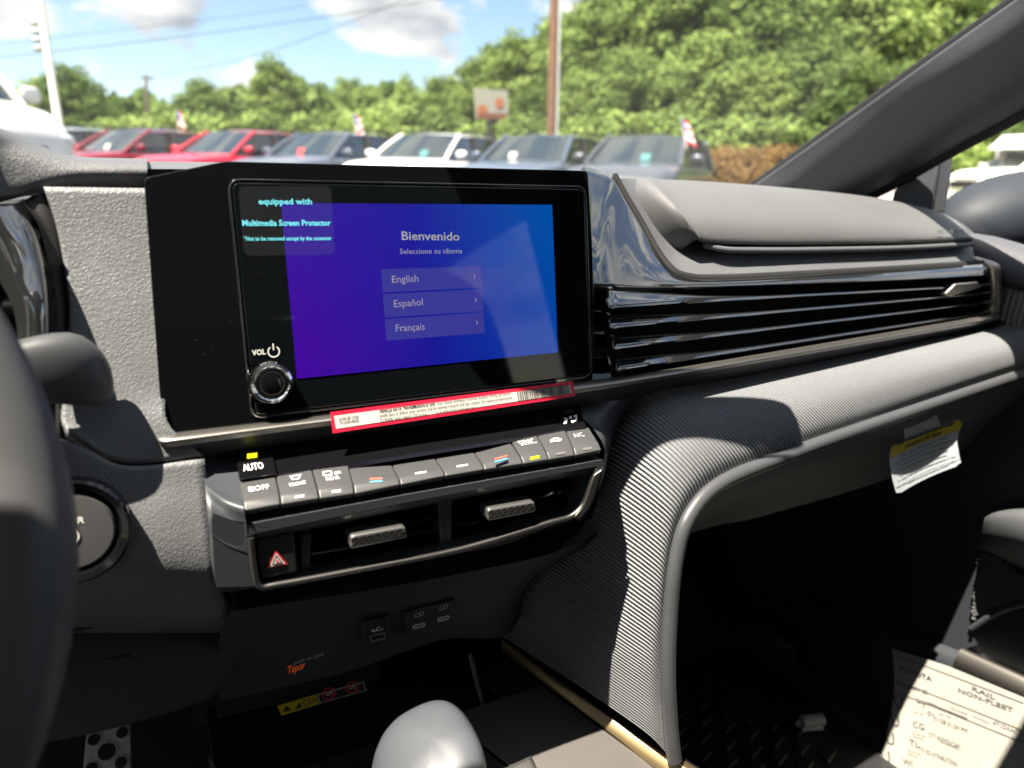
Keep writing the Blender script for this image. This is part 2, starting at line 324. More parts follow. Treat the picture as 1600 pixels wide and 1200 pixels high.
def glass(name, tint, refl=1.45, glare_veil=0.):
    m = bpy.data.materials.new(name); m.use_nodes = True; nt = m.node_tree; nt.nodes.clear()
    o = nt.nodes.new('ShaderNodeOutputMaterial'); t = nt.nodes.new('ShaderNodeBsdfTransparent'); g = nt.nodes.new('ShaderNodeBsdfGlossy'); f = nt.nodes.new('ShaderNodeFresnel'); x = nt.nodes.new('ShaderNodeMixShader')
    t.inputs[0].default_value = (*tint, 1); g.inputs['Roughness'].default_value = .0; f.inputs[0].default_value = refl
    nt.links.new(f.outputs[0], x.inputs[0]); nt.links.new(t.outputs[0], x.inputs[1]); nt.links.new(g.outputs[0], x.inputs[2])
    last = x
    if glare_veil:
        d = nt.nodes.new('ShaderNodeBsdfDiffuse'); d.inputs[0].default_value = (.8, .8, .8, 1); y = nt.nodes.new('ShaderNodeMixShader'); y.inputs[0].default_value = glare_veil  # white diffuse veil stands in for glare; noise varies it like dust
        c_ = nt.nodes.new('ShaderNodeTexCoord'); z = nt.nodes.new('ShaderNodeTexNoise'); z.inputs['Scale'].default_value = 9; z.inputs['Detail'].default_value = 8; z.inputs['Roughness'].default_value = .7
        q = nt.nodes.new('ShaderNodeMapRange'); q.inputs['From Min'].default_value = .3; q.inputs['From Max'].default_value = .75; q.inputs['To Min'].default_value = glare_veil*.5; q.inputs['To Max'].default_value = glare_veil*1.8
        nt.links.new(c_.outputs['Object'], z.inputs['Vector']); nt.links.new(z.outputs['Fac'], q.inputs['Value']); nt.links.new(q.outputs[0], y.inputs[0])
        nt.links.new(x.outputs[0], y.inputs[1]); nt.links.new(d.outputs[0], y.inputs[2]); last = y
    nt.links.new(last.outputs[0], o.inputs[0]); M[name] = m
glass('windshield_glass', (.93, .95, .94), 1.25, glare_veil=.05); glass('side_glass', (.88, .90, .89), 1.3)
def film(name):
    m = bpy.data.materials.new(name); m.use_nodes = True; nt = m.node_tree; b = nt.nodes['Principled BSDF']
    b.inputs['Base Color'].default_value = (.10, .11, .13, 1); b.inputs['Alpha'].default_value = .05; b.inputs['Roughness'].default_value = .18; M[name] = m
film('clear_film')
# ================================================================== the cabin
XC = .145                                   # centre line of the car
T = R_(9.37)
S = Plane((.163, .419, -.069), (1, 0, 0), (0, math.sin(T), math.cos(T)))     # face of the infotainment screen

# ---- shell: roof, pillars, glass, floor
shell = thing('car_cabin', 'dark grey windshield pillar with the cabin floor, roof and rear body around it', 'car cabin', (XC, -.4, -.72))
pa = [(1165, 300), (1215, 265), (1320, 190), (1430, 112), (1540, 36), (1600, -6), (1680, -62)]
px_ = [.80, .785, .75, .715, .69, .675, .65]
A0 = [Px(p[0], p[1], x) for p, x in zip(pa, px_)]                              # edge against the windshield
pb = [(1235, 296), (1290, 262), (1400, 185), (1505, 112), (1600, 45), (1660, 0), (1730, -50)]
A1 = [Px(p[0], p[1], x-.012) for p, x in zip(pb, px_)]
pc = [(1300, 305), (1355, 275), (1470, 205), (1560, 145), (1640, 85), (1700, 40), (1780, -15)]
A2 = [Px(p[0], p[1], x+.002) for p, x in zip(pc, px_)]
pd = [(1335, 312), (1390, 285), (1500, 222), (1600, 168), (1680, 120), (1740, 80), (1810, 30)]
A3 = [Px(p[0], p[1], x+.045) for p, x in zip(pd, px_)]
for r_ in (A0, A1, A2, A3):
    dlt = r_[-1]-r_[-3]; dlt = dlt/abs(dlt[1]); n_ = max(.0, r_[-1][1]-.19); r_.append(r_[-1]+dlt*n_*.5); r_.append(r_[-2]+dlt*n_*1.0)
loft('windshield_pillar', [A0, A1, A2, A3], 'pillar', shell, 40, 20, thick=.004)
tube('windshield_seal', [a+V((.004, .006, .002)) for a in A0], .0045, 'matte_black', shell, n=30)
tube('door_seal', [a+V((.004, .0, -.003)) for a in A3], .007, 'void_black', shell, n=30)
# ceramic dot band on the glass beside the pillar is too small to pick apart: one strip
sidex = lambda x: 2*XC-x
B = [[V((sidex(p[0]), p[1], p[2])) for p in r] for r in (A0, A1, A2, A3)]
loft('windshield_pillar', B, 'pillar', shell, 30, 14, thick=-.004)
top_r = A0[-1]; HY, HZ = top_r[1], top_r[2]
# roof from the header back
rr = []
for y, z, hw in ((HY+.02, HZ-.004, .53), (HY-.05, HZ+.03, .545), (-.3, HZ+.085, .57), (-.9, HZ+.08, .56), (-1.35, HZ+.03, .53), (-1.5, HZ-.01, .51)):
    rr.append([V((XC+hw*t, y, z-.035*abs(t)**3+(0))) for t in (-1.12, -1, -.6, 0, .6, 1, 1.12)])
loft('roof_lining', rr, 'headliner', shell, 25, 25, thick=-.03)
for sgn in (-1, 1):
    X = lambda v: XC+sgn*v
    tube('roof_rail', [(X(.575), HY+.01, HZ-.01), (X(.60), -.1, HZ+.055), (X(.60), -.9, HZ+.04), (X(.56), -1.5, HZ-.03)], .035, 'pillar', shell, n=20)
    hexa('centre_pillar', [(X(.62), -.42, HZ+.02), (X(.62), -.54, HZ+.02), (X(.70), -.58, -.15), (X(.70), -.40, -.15)]+[(X(.66), -.42, HZ+.02), (X(.66), -.54, HZ+.02), (X(.745), -.58, -.15), (X(.745), -.40, -.15)], 'pillar', shell, bev=.01)
    hexa('rear_pillar', [(X(.57), -1.15, HZ+.02), (X(.52), -1.55, HZ-.04), (X(.62), -1.85, -.14), (X(.70), -1.45, -.14)]+[(X(.60), -1.15, HZ+.03), (X(.56), -1.55, HZ-.03), (X(.66), -1.85, -.14), (X(.74), -1.45, -.14)], 'pillar', shell, bev=.01)
box('rear_shelf', XC-.66, XC+.66, -1.95, -1.45, -.17, -.14, 'seat_cloth', shell)
box('boot_panel', XC-.66, XC+.66, -1.98, -1.95, -.75, -.14, 'seat_cloth', shell)
box('footwell_floor', XC-.73, XC+.73, -1.6, 1.1, -.76, -.725, 'carpet', shell)
box('firewall', XC-.76, XC+.76, 1.02, 1.06, -.76, -.05, 'void_black', shell)
hexa('footrest_slope', [(XC-.73, .70, -.722), (XC+.73, .70, -.722), (XC+.73, 1.02, -.35), (XC-.73, 1.02, -.35), (XC-.73, .72, -.75), (XC+.73, .72, -.75), (XC+.73, 1.05, -.4), (XC-.73, 1.05, -.4)], 'carpet', shell)
# glass: windshield between the two pillars, rear window
wr = []
for t in np.linspace(0, 1, 9):
    i = t*8; a = A0[int(round(i))]; b = V((sidex(a[0]), a[1], a[2]))
    mid = (a+b)/2+V((0, .10*(1-.5*t), .035)); wr.append([b, (b*.62+mid*.38)+V((0, .012, .006)), mid, (a*.62+mid*.38)+V((0, .012, .006)), a])
ws = loft('windshield', wr, 'windshield_glass', shell, 25, 13)
ws['label'] = 'clear windshield with faint dust and glare'
bw = loft('rear_window', [[V((XC-.52, -1.5, HZ-.02)), V((XC, -1.53, HZ+.0)), V((XC+.52, -1.5, HZ-.02))], [V((XC-.62, -1.9, -.13)), V((XC, -1.95, -.13)), V((XC+.62, -1.9, -.13))]], 'side_glass', shell, 9, 5)

# ---- inside mirror: hangs behind the top of the windshield, shades the dash
mir = thing('inside_mirror', 'black inside rear view mirror hanging from the top of the windshield', 'mirror', (.19, .36, .16))
superell('mirror_housing', (.203, .360, .150), ((.98, -.2, 0), (.2, .98, .15), (0, -.15, 1)), (.125, .018, .034), .45, 'matte_black', mir)
mk('mirror_face', [V((.203, .360, .150))+V((.98, -.2, 0))*a+V((0, -.15, 1))*b-V((.2, .98, .15))*.0195 for a, b in rrect(-.115, -.027, .115, .027, .02)], [tuple(range(24))], 'mirror_glass', mir)
tube('mirror_stem', [(.20, .365, .165), (.18, .39, .185), (.16, .42, .195)], .011, 'matte_black', mir, n=8)
box('camera_cover', .10, .20, .36, .44, .185, .205, 'matte_black', mir, bev=.008)

# ================================================================== dashboard
dash = thing('dashboard', 'grey dashboard with grained leather panels and ribbed fabric knee pad', 'dashboard', (XC, .5, -.5))
# top sheet from the brow to the glass
tops = []
for y, z in ((.47, -.004), (.56, .000), (.70, -.004), (.86, -.012), (1.03, -.04)):
    tops.append([V((x, max(y, .58 if x > .3 else 0)+(.04*(y-.47) if x > .3 else 0), z-(.05 if x > .45 else .03 if x > .3 else 0))) for x in (-.58, -.3, -.05, .15, .35, .55, .75, .86)])
loft('dash_top', tops, 'soft_dash', dash, 30, 14)
box('dash_light_block', -.57, .03, .437, .50, -.30, -.275, 'void_black', dash)  # unseen black boxes added to stop sunlight leaking through the dash
box('dash_light_block', -.57, .02, .4585, .507, -.345, -.03, 'void_black', dash)
box('dash_light_block', -.57, .84, .493, 1.01, -.27, -.068, 'void_black', dash)
box('dash_light_block', .0, .275, .465, .492, -.27, -.03, 'void_black', dash)
box('dash_light_block', -.57, .018, .428, .4575, -.262, -.185, 'void_black', dash)
# brow over the instruments and the left leather panel
def rowpx(pts, ys): return [Py(p[0], p[1], y) for p, y in zip(pts, ys)]
cols = [-260, -120, 0, 45, 90, 120, 180, 230]
brow = [rowpx(list(zip(cols, [150, 176, 208, 222, 238, 245, 248, 249])), [.55, .56, .58, .60, .62, .62, .62, .62]),
        rowpx(list(zip(cols, [140, 172, 211, 224, 239.5, 245.5, 248, 249])), [.42, .43, .452, .466, .478, .485, .485, .485]),
        rowpx(list(zip(cols, [170, 200, 232, 241, 249, 253, 255, 256])), [.42, .43, .448, .451, .453, .454, .454, .454]),
        rowpx(list(zip(cols, [250, 262, 275, 274, 270, 267, 266, 266])), [.41, .42, .444, .447, .448, .4485, .4485, .4485]),
        rowpx(list(zip(cols, [345, 326, 306, 295, 283, 277, 276, 276])), [.405, .415, .443, .447, .4485, .449, .4490, .4490]),
        rowpx(list(zip(cols, [365, 340, 314, 303, 292, 286, 284, 284])), [.41, .42, .446, .449, .451, .4515, .452, .452]),
        rowpx(list(zip(cols, [380, 350, 318, 307, 301, 300, 301, 303])), [.40, .41, .435, .446, .454, .455, .456, .456])]
loft('instrument_brow', brow, 'soft_dash', dash, 40, 36)
# leather panels left of the screen
up = [[(70, 296), (150, 297), (233, 298)], [(88, 350), (160, 350), (236, 350)], [(102, 420), (170, 420), (240, 420)], [(110, 480), (175, 480), (243, 480)],
      [(106, 560), (178, 560), (254, 560)], [(100, 620), (180, 622), (258, 620)], [(96, 665), (190, 672), (262, 660)], [(102, 684), (190, 722), (316, 711)]]
uy = [.4515, .447, .440, .433, .424, .417, .4105, .405]
loft('leather_panel', [rowpx(r, [y]*3) for r, y in zip(up, uy)], 'leather', dash, 24, 40, thick=.006)
lo = [[(100, 687), (190, 726), (318, 715)], [(60, 730), (190, 760), (322, 755)], [(50, 790), (190, 800), (325, 800)], [(40, 850), (190, 850), (332, 850)], [(20, 885), (190, 883), (340, 890)],
      [(0, 930), (190, 925), (352, 935)], [(-20, 965), (190, 960), (372, 966)], [(-20, 1000), (190, 1000), (372, 996)]]
ly = [.4035, .400, .395, .391, .391, .406, .430, .455]
loft('leather_panel', [rowpx([(-180, r[0][1]+10)]+r, [y-.01]+[y]*3) for r, y in zip(lo, ly)], 'leather', dash, 26, 40, thick=.006)
kn = [[(-200, 985), (120, 985), (300, 985), (385, 975)], [(-200, 1040), (120, 1035), (300, 1020), (385, 1010)], [(-200, 1110), (120, 1090), (300, 1060), (350, 1050)], [(-200, 1190), (130, 1132), (240, 1104), (325, 1075)]]
kp = loft('knee_panel', [rowpx(r, [y]*4) for r, y in zip(kn, (.442, .432, .428, .432))], 'knee_plastic', dash, 24, 14, thick=.008)
Kp = Plane(Py(180, 1025, .4285), (1, 0, 0), (0, -.1, 1))
prism('coin_slot', Kp, rpoly(Kp.out([(155, 1027), (205, 1018), (206, 1025), (157, 1035)]), .002), .003, .0005, 'void_black', kp)
tube('panel_seam', [Py(100, 1095, .4265), Py(112, 1118, .427), Py(125, 1152, .430)], .0009, 'void_black', kp)
# cluster side: matte return and gloss surround at the left edge
ri = [(76, 300), (92, 352), (104, 415), (111, 470), (114, 540), (108, 600), (104, 690)]
ro = [(40, 312), (66, 352), (82, 415), (88, 470), (92, 540), (92, 600), (92, 690)]
loft('cluster_return', [rowpx(ri, [.453, .447, .441, .434, .427, .420, .408]), rowpx([(a*.5+b*.5+3, c) for (a, c), (b, _) in zip(ri, ro)], [.450, .445, .438, .431, .423, .416, .408]), rowpx(ro, [.448, .442, .435, .428, .420, .413, .406]), rowpx([(a-6, c) for a, c in ro], [.43]*7)], 'matte_black', dash, 26, 14)
g1 = [(38, 311), (62, 350), (78, 412), (84, 468), (88, 540)]; g2 = [(10, 322), (34, 350), (56, 412), (66, 468), (70, 540)]; g3 = [(-30, 322), (4, 360), (30, 420), (45, 470), (52, 540)]; g4 = [(-60, 340), (-30, 380), (0, 440), (20, 480), (30, 540)]
loft('cluster_surround', [rowpx(g1, [.447, .442, .435, .428, .420]), rowpx(g2, [.425, .42, .41, .40, .395]), rowpx(g3, [.43, .42, .41, .40, .395]), rowpx(g4, [.44, .43, .42, .41, .40])], 'gloss_trim', dash, 24, 18)
loft('cluster_panel', [rowpx([(-120, 330), (-20, 330), (70, 330)], [.457]*3), rowpx([(-120, 700), (-20, 700), (104, 700)], [.457]*3)], 'piano_black', dash, 6, 6)

# passenger side: gloss wing, dark gap, soft pad, airbag lid
wt = [(908, 262, .487), (935, 268, .494), (957, 277, .498), (975, 310, .487), (1000, 352, .474), (1020, 388, .462), (1036, 412, .453), (1054, 430, .445), (1080, 438, .4415), (1130, 439, .4405), (1250, 433, .440), (1400, 424, .440), (1540, 414.5, .441)]
wb = [(908, 455, .440), (915, 455, .437), (922, 455, .434), (930, 455, .432), (940, 455, .431), (955, 453.5, .430), (975, 453, .430), (1000, 452.5, .430), (1050, 451, .430), (1130, 448.5, .430), (1250, 444, .430), (1400, 438, .430), (1540, 431, .431)]
wm = [((a[0]+b[0])/2, (a[1]+b[1])/2, (a[2]+b[2])/2-.006+.003*i/12) for i, (a, b) in enumerate(zip(wt, wb))]
loft('gloss_wing', [[Py(*p) for p in r] for r in (wt, wm, wb)], 'gloss_trim', dash, 90, 16, thick=.002)
gp = [Py(*p) for p in wt[2:]]
tube('trim_gap', [p+V((.003, .004, .001)) for p in gp], .0042, 'void_black', dash, n=60)
# soft pad beside / below the lid
sp0 = [(962, 279, .502), (982, 312, .492), (1008, 354, .479), (1028, 388, .467), (1043, 410, .458), (1060, 427, .450), (1085, 434.5, .446), (1135, 435, .445), (1250, 429.5, .4445), (1400, 420.5, .4445), (1528, 411, .445)]
sp1 = [(976, 279, .525), (1000, 306, .515), (1028, 345, .500), (1048, 375, .485), (1064, 394, .474), (1085, 408, .463), (1110, 414, .458), (1155, 415, .457), (1260, 411.5, .456), (1400, 406, .456), (1522, 398, .456)]
sp2 = [(992, 279, .54), (1022, 302, .525), (1052, 338, .507), (1072, 362, .492), (1088, 380, .481), (1104, 391, .472), (1125, 397, .467), (1165, 399, .466), (1265, 397.5, .465), (1400, 394, .465), (1520, 388, .465)]
sp3 = [(1000, 279, .56), (1040, 300, .55), (1072, 336, .53), (1090, 358, .51), (1104, 374, .50), (1120, 383, .495), (1140, 387, .49), (1175, 389, .49), (1270, 388.5, .49), (1400, 386, .49), (1519, 381, .49)]
loft('soft_pad', [[Py(*p) for p in r] for r in (sp0, sp1, sp2, sp3)], 'soft_dash', dash, 80, 22)
# airbag lid: cross sections along x, from the lower lip up over the crown and forward to the glass
lid = []
LX = [(992, 1093), (1020, 1096), (1060, 1110), (1110, 1150), (1180, 1220), (1260, 1290), (1340, 1360), (1410, 1425), (1460, 1472), (1500, 1506), (1520, 1519)]
LT = [279, 280, 281.5, 284, 289, 296, 305, 317, 331, 352, 370]
LB = [373, 377, 380, 382, 383, 382.5, 381.5, 380, 378.5, 377, 376]
for (xt, xb), yt, yb in zip(LX, LT, LB):
    sx = [xb, xb+(xt-xb)*.05, xb+(xt-xb)*.22, xb+(xt-xb)*.5, xb+(xt-xb)*.8, xt]
    sy = [yb, yb-6, yb+(yt-yb)*.32, yb+(yt-yb)*.62, yb+(yt-yb)*.9, yt]
    dy = [.459, .457, .462, .478, .505, .545]
    cs = [Py(a, b, c) for a, b, c in zip(sx, sy, dy)]
    e = cs[-1]; cs += [e+V((0, .10, -.004)), e+V((0, .30, -.03-.02*(xt > 1430)))]
    lid.append(cs)
lid.insert(0, [p+V((-.003, .05, -.035)) for p in lid[0]])
lidrows = [[c[k] for c in lid] for k in range(8)]
lidrows = [[p+V((0, .02, .003)) for p in lidrows[0]]] + lidrows
lo_ = loft('airbag_lid', lidrows, 'lid_grey', dash, 70, 40)
tube('lid_lip', [Py(*p) for p in [(1100, 383, .462), (1130, 389.5, .457), (1180, 391, .456), (1300, 390, .456), (1420, 387, .456), (1521, 381.5, .456)]], .0026, 'soft_dash', dash, n=40)
LP = Plane(Py(1480, 363, .4578), Py(1504, 362, .4578)-Py(1460, 364, .4578), (0, .25, 1))
textpx('embossed_lettering', 'SRS AIRBAG', LP, (1462, 366), (1503, 365), 7, 'lid_grey', lo_, off=.0012, bold=.015)

# ribbed fabric knee pad
sec = [((1700, 480, .44), (1790, 510, .372)), ((1600, 497, .44), (1700, 545, .374)), ((1450, 526, .44), (1560, 592, .384)), ((1300, 553, .44), (1430, 636, .385)), ((1150, 580, .438), (1290, 684, .378)), ((1060, 596, .435), (1190, 721, .372)),
       ((1012, 606, .432), (1130, 746, .368)), ((984, 632, .428), (1098, 768, .365)), ((966, 665, .426), (1078, 791, .362)), ((953, 705, .425), (1063, 818, .359)), ((942, 745, .425), (1053, 852, .357)),
       ((930, 785, .427), (1046, 895, .354)), ((908, 825, .433), (1041, 950, .351)), ((870, 860, .444), (1038, 1010, .347)), ((825, 900, .463), (1038, 1070, .343)), ((792, 940, .485), (1041, 1120, .340)), ((780, 968, .498), (1044, 1155, .3375)), ((776, 990, .504), (1048, 1184, .336))]
frows = []
for k, (a, b) in enumerate(sec):
    a, b = V(a), V(b); w_ = max(0, min(1, (k-4)/8)); r = [a]
    for t, lift, bul in ((.08, 2, .004), (.35, 10-4*w_, .012), (.65, 13-4*w_, .013), (.88, 8, .008), (.97, 2, .002)):
        q = a+(b-a)*t; r.append(V((q[0]+lift*.4, q[1]-lift, q[2]-bul)))
    r.append(b); frows.append([Py(*p) for p in r])
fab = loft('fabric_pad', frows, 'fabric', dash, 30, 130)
pip = [Py(*b) for a, b in sec]
tube('edge_piping', [p+V((.003, -.001, -.002)) for p in pip], .0058, 'piping', dash, n=90, flat=1.1)
# glovebox face falling away under the piping
gl0 = [(1730, 548), (1620, 585), (1480, 628), (1340, 674), (1215, 722), (1140, 752), (1100, 778), (1078, 800), (1062, 828)]
gl1 = [(1730, 590), (1620, 612), (1480, 655), (1340, 704), (1225, 748), (1150, 778), (1110, 796), (1085, 812), (1064, 830)]
gl2 = [(1730, 610), (1620, 632), (1480, 680), (1340, 735), (1240, 770), (1160, 795), (1118, 808), (1090, 818), (1066, 832)]
gl3 = [(1730, 640), (1620, 664), (1480, 715), (1340, 764), (1250, 790), (1170, 812), (1125, 820), (1095, 828), (1068, 836)]
glove = loft('glovebox_door', [rowpx(gl0, [.380, .382, .390, .383, .377, .372, .369, .366, .362]), rowpx(gl1, [.41, .405, .40, .395, .39, .385, .38, .375, .37]), rowpx(gl2, [.43]*5+[.42, .41, .40, .39]), rowpx(gl3, [.46]*5+[.45, .44, .43, .42])], 'soft_dash', dash, 50, 24)
loft('dash_underside', [rowpx(gl3, [.46]*5+[.45, .44, .43, .42]), [p+V((.0, .30, .03)) for p in rowpx(gl3, [.46]*9)]], 'void_black', dash, 40, 6)
gq = [(1040, 830), (1046, 900), (1041, 960), (1040, 1060), (1046, 1140), (1056, 1188)]
inner = [p+V((.004, .004, 0)) for p in pip[9:]]
loft('knee_bolster_back', [inner, [p+V((.03, .10, 0)) for p in inner], [p+V((.02, .5, 0)) for p in inner]], 'void_black', dash, 20, 8)

# satin strip under screen and vents
lipT = [(247, 683, .4045), (252, 681.5, .404), (460, 656, .404), (700, 626, .404), (905, 599, .404), (1010, 584, .408), (1200, 553, .415), (1400, 519, .4215), (1540, 494, .4265), (1562, 489, .428)]
lipF = [(248, 690, .400), (254, 690, .398), (462, 664, .398), (702, 634, .398), (908, 607, .398), (1012, 591, .402), (1200, 559.5, .409), (1400, 525, .4155), (1540, 500, .4205), (1563, 495, .422)]
lipB = [(253, 699, .4005), (260, 699, .399), (464, 671.5, .399), (703, 641, .399), (910, 613, .399), (1014, 596, .403), (1200, 564, .410), (1400, 529, .4165), (1540, 503.5, .4215), (1564, 498, .423)]
loft('satin_strip', [[Py(p[0], p[1]-2, p[2]+.012) for p in lipT], [Py(*p) for p in lipT], [Py(*p) for p in lipF], [Py(*p) for p in lipB]], 'satin_silver', dash, 70, 20)
lipU = [(262, 708, .403), (275, 713, .406), (468, 686, .408), (705, 655, .408), (912, 626, .408), (1016, 606, .412), (1200, 575, .420), (1400, 539, .43), (1540, 511, .436), (1566, 504, .438)]
lipV = [(275, 716, .409), (300, 719, .414), (470, 697, .42), (706, 666, .42), (916, 640, .42), (1018, 614, .424), (1200, 582, .432), (1400, 546, .44), (1540, 517, .446), (1568, 509, .448)]
loft('strip_underside', [[Py(p[0], p[1]-.5, p[2]+.0006) for p in lipB], [Py(*p) for p in lipU], [Py(*p) for p in lipV]], 'stack_plastic', dash, 60, 14)

# ---- long passenger vent: four gloss slats in a black duct
vent = thing('passenger_vent', 'long black air vent with four glossy slats under the airbag lid', 'air vent', Py(1250, 520, .45))
n0 = [Py(945, 452, .450), Py(1250, 444, .452), Py(1546, 429, .452)]; n1 = [Py(930, 600, .440), Py(1250, 552, .446), Py(1556, 494, .448)]
loft('vent_duct', [[p+V((0, -.012, 0)) for p in n0], [p+V((0, .03, 0)) for p in n0], [p+V((0, .03, 0)) for p in n1], [p+V((0, -.02, 0)) for p in n1]], 'void_black', vent, 12, 20)
fil = [[(924, 300, .440), (926, 420, .436), (936, 470, .433), (944, 520, .432), (950, 560, .430), (956, 596, .424)], [(916, 300, .436), (916, 420, .432), (916, 470, .430), (916, 520, .428), (916, 560, .424), (916, 600, .418)]]
loft('duct_cheek', [[Py(*p) for p in r] for r in fil], 'piano_black', vent, 16, 4)
SL = [  # left nose: top, bottom px; right end top/bottom px
    ((947, 452.5), (947, 482), (1549, 436), (1549, 447)),
    ((947, 488), (950, 514), (1551, 449), (1551, 459)),
    ((953, 523), (955, 547), (1553, 463), (1553, 473)),
    ((958, 558), (960, 581), (1555, 478), (1555, 488))]
for i, (a, b, c, d) in enumerate(SL):
    rows = []
    for t in (0, .008, .03, .08, .15, .25, .4, .7, 1):
        tx = a[0]+(c[0]-a[0])*t; ty0 = a[1]+(c[1]-a[1])*t; ty1 = b[1]+(d[1]-b[1])*t; bx = b[0]+(d[0]-b[0])*t
        k = max(0, 1-t/.30)                                # the nose is a broad up-tilted face, the rest a thin blade
        cv = .003 if t == 0 else 0
        topy = ty1-(ty1-ty0)*(.30+.66*k**.8)
        nose = 1 if t > .004 else .6
        yb = .424+.010*t-(.010+.004*i)*k; yt = yb+.002+(.0115-.0008*i)*k
        mid = (ty1+topy)/2
        rows.append([Py(bx, ty1-(ty1-topy)*.06, yb+.014), Py(bx+(3 if t == 0 else 0), ty1-(0 if nose == 1 else 4), yb+.001+cv), Py(bx, ty1-(ty1-topy)*.14, yb+.0004+cv), Py((tx+bx)/2, mid, (yb+yt)/2-.0003+cv), Py(tx+(2 if t == 0 else 0), topy+(0 if nose == 1 else 4), yt+cv), Py(tx, topy-1.3*(1-k)-.2, yt+.0016+cv), Py(tx, topy-3.0*(1-k)-.4, yt+.006+cv), Py(tx, topy-2, yt+.014)])
    cols_ = [[r[k] for r in rows] for k in range(8)]
    loft('vent_slat', cols_, 'gloss_trim', vent, 60, 16)
# adjuster and end bracket
kb = [Py(1478, 459, .428), Py(1495, 443, .426), Py(1528, 440, .428), Py(1535, 449, .43), Py(1512, 456, .428), Py(1487, 464, .427)]
mk('vent_adjuster', [p for p in kb]+[p+V((0, .014, -.002)) for p in kb], [tuple(range(6)), tuple(range(11, 5, -1))]+[(i, (i+1) % 6, 6+(i+1) % 6, 6+i) for i in range(6)], 'vent_silver', vent, bev=.0015)
br = [(1521, 401.5), (1562, 413), (1563, 492), (1556, 496), (1548, 489), (1551, 420)]
brk = [Py(1519, 402, .452), Py(1548, 416, .436), Py(1554, 425, .4335), Py(1553, 488, .4335), Py(1540, 493, .433)]
bro = [Py(1525, 400, .456), Py(1560, 412, .436), Py(1564, 420, .434), Py(1566, 492, .434), Py(1552, 500, .433)]
loft('vent_end_bracket', [[p+V((0, .02, 0)) for p in brk], brk, bro, [p+V((.004, .02, 0)) for p in bro]], 'satin_silver', vent, 30, 12)

# ---- dash end and passenger door
# ================================================================== infotainment display
inf = thing('infotainment_display', 'wide glossy black infotainment panel with lit purple and blue touchscreen', 'touchscreen', S.pt(0, -.08))
bez = [(-.156, .0625), (-.1155, .0722), (.0, .0728), (.1195, .0735), (.1215, .02), (.121, -.03), (.118, -.0735), (-.1615, -.0735)]
prism('bezel', S, rpoly(bez, [.003, .004, .02, .003, .01, .01, .003, .0015], 4), -.0005, -.028, 'piano_black', inf, bev=.0012, seg=3)
gx0, gx1, gy0, gy1 = -.1135, .1150, -.0685, .0608
gout = rpoly([(gx0, gy1), (gx0, -.0395), (-.1035, -.0395), (-.1035, -.0615), (gx0+.0005, -.0615), (gx0+.0005, gy0), (gx1, gy0), (gx1, gy1)], [.005, .0012, .001, .001, .0015, .005, .005, .005])
fr = rrect(gx0-.0022, gy0-.0022, gx1+.0022, gy1+.0022, .007); fi = rrect(gx0-.0010, gy0-.0010, gx1+.0010, gy1+.0010, .006)
ring('glass_surround', S, fr, fi, .0006, -.002, 'gloss_trim', inf, bev=.0003)
gls = prism('screen_glass', S, gout, .0012, -.002, 'screen_glass', inf, bev=.0006, seg=2)
vsq = [S.pt(a, b, .0016) for a, b in ((-.0885, -.0500), (.0885, -.0500), (.0885, .0500), (-.0885, .0500))]
lit = mk('lit_display', vsq, [(0, 1, 2, 3)], 'ui_background', inf)
uvl = lit.data.uv_layers.new(name='UVMap')
for lp in lit.data.loops:
    k = lp.vertex_index; uvl.data[lp.index].uv = ((k in (1, 2))*1., (k in (2, 3))*1.)
textpx('screen_heading', 'Bienvenido', S, (625, 375), (715, 376), 14, 'ui_text', inf, off=.0019, bold=.012)
textpx('screen_subheading', 'Seleccione su idioma', S, (623, 397), (720, 396), 8.5, 'ui_dim', inf, off=.0019)
for word, q, tx in (('English', [(594, 421), (749, 416), (752, 449), (597, 457)], ((610, 442), (651, 440))), ('Español', [(597, 460), (751, 452), (754, 486), (600, 496)], ((613, 480), (658, 477))), ('Français', [(600, 499), (753, 488), (756, 520), (603, 532)], ((616, 518), (661, 515)))):
    b_ = prism('menu_button', S, S.out(q), .0018, .0014, 'ui_button', inf)
    textpx('lettering', word, S, tx[0], tx[1], 11.5, 'ui_dim', b_, off=.0021)
    cx, cy = S.st(q[1][0]-10, (q[1][1]+q[2][1])/2)
    mk('chevron', [S.pt(cx+a, cy+b, .0021) for a, b in ((-.0006, .0013), (-.0001, .0013), (.0008, 0), (-.0001, -.0013), (-.0006, -.0013), (.0003, 0))], [(0, 1, 2, 5), (5, 2, 3, 4)], 'ui_dim', b_)
# volume knob
kc = S.pt(-.1037, -.0503, .0)
kn_ = lathe('volume_knob', kc, S.n, [(.0120, -.001), (.0124, .003), (.0122, .0075), (.0112, .0095), (.0098, .0102), (.0090, .0096)], 'chrome', inf)
lathe('knob_cap', kc, S.n, [(.0089, .004), (.0089, .0095), (.0082, .0100), (.0066, .0098)], 'piano_black', kn_)
lathe('knob_ring', kc, S.n, [(.0066, .0092), (.0068, .0101), (.0063, .0101), (.0062, .0092)], 'dark_satin', kn_)
lathe('knob_face', kc, S.n, [(.0061, .008), (.0061, .0096), (.0055, .0100)], 'piano_black', kn_)
textpx('volume_lettering', 'VOL', S, (394, 555), (415, 553), 8.5, 'white_print', inf, off=.0016, bold=.02)
pc_ = V(S.st(427, 549)); rad = .0034
pts = [(pc_[0]+r_*math.sin(t), pc_[1]+r_*math.cos(t)) for r_ in (rad, rad-.0006) for t in np.linspace(R_(35), R_(325), 20)]
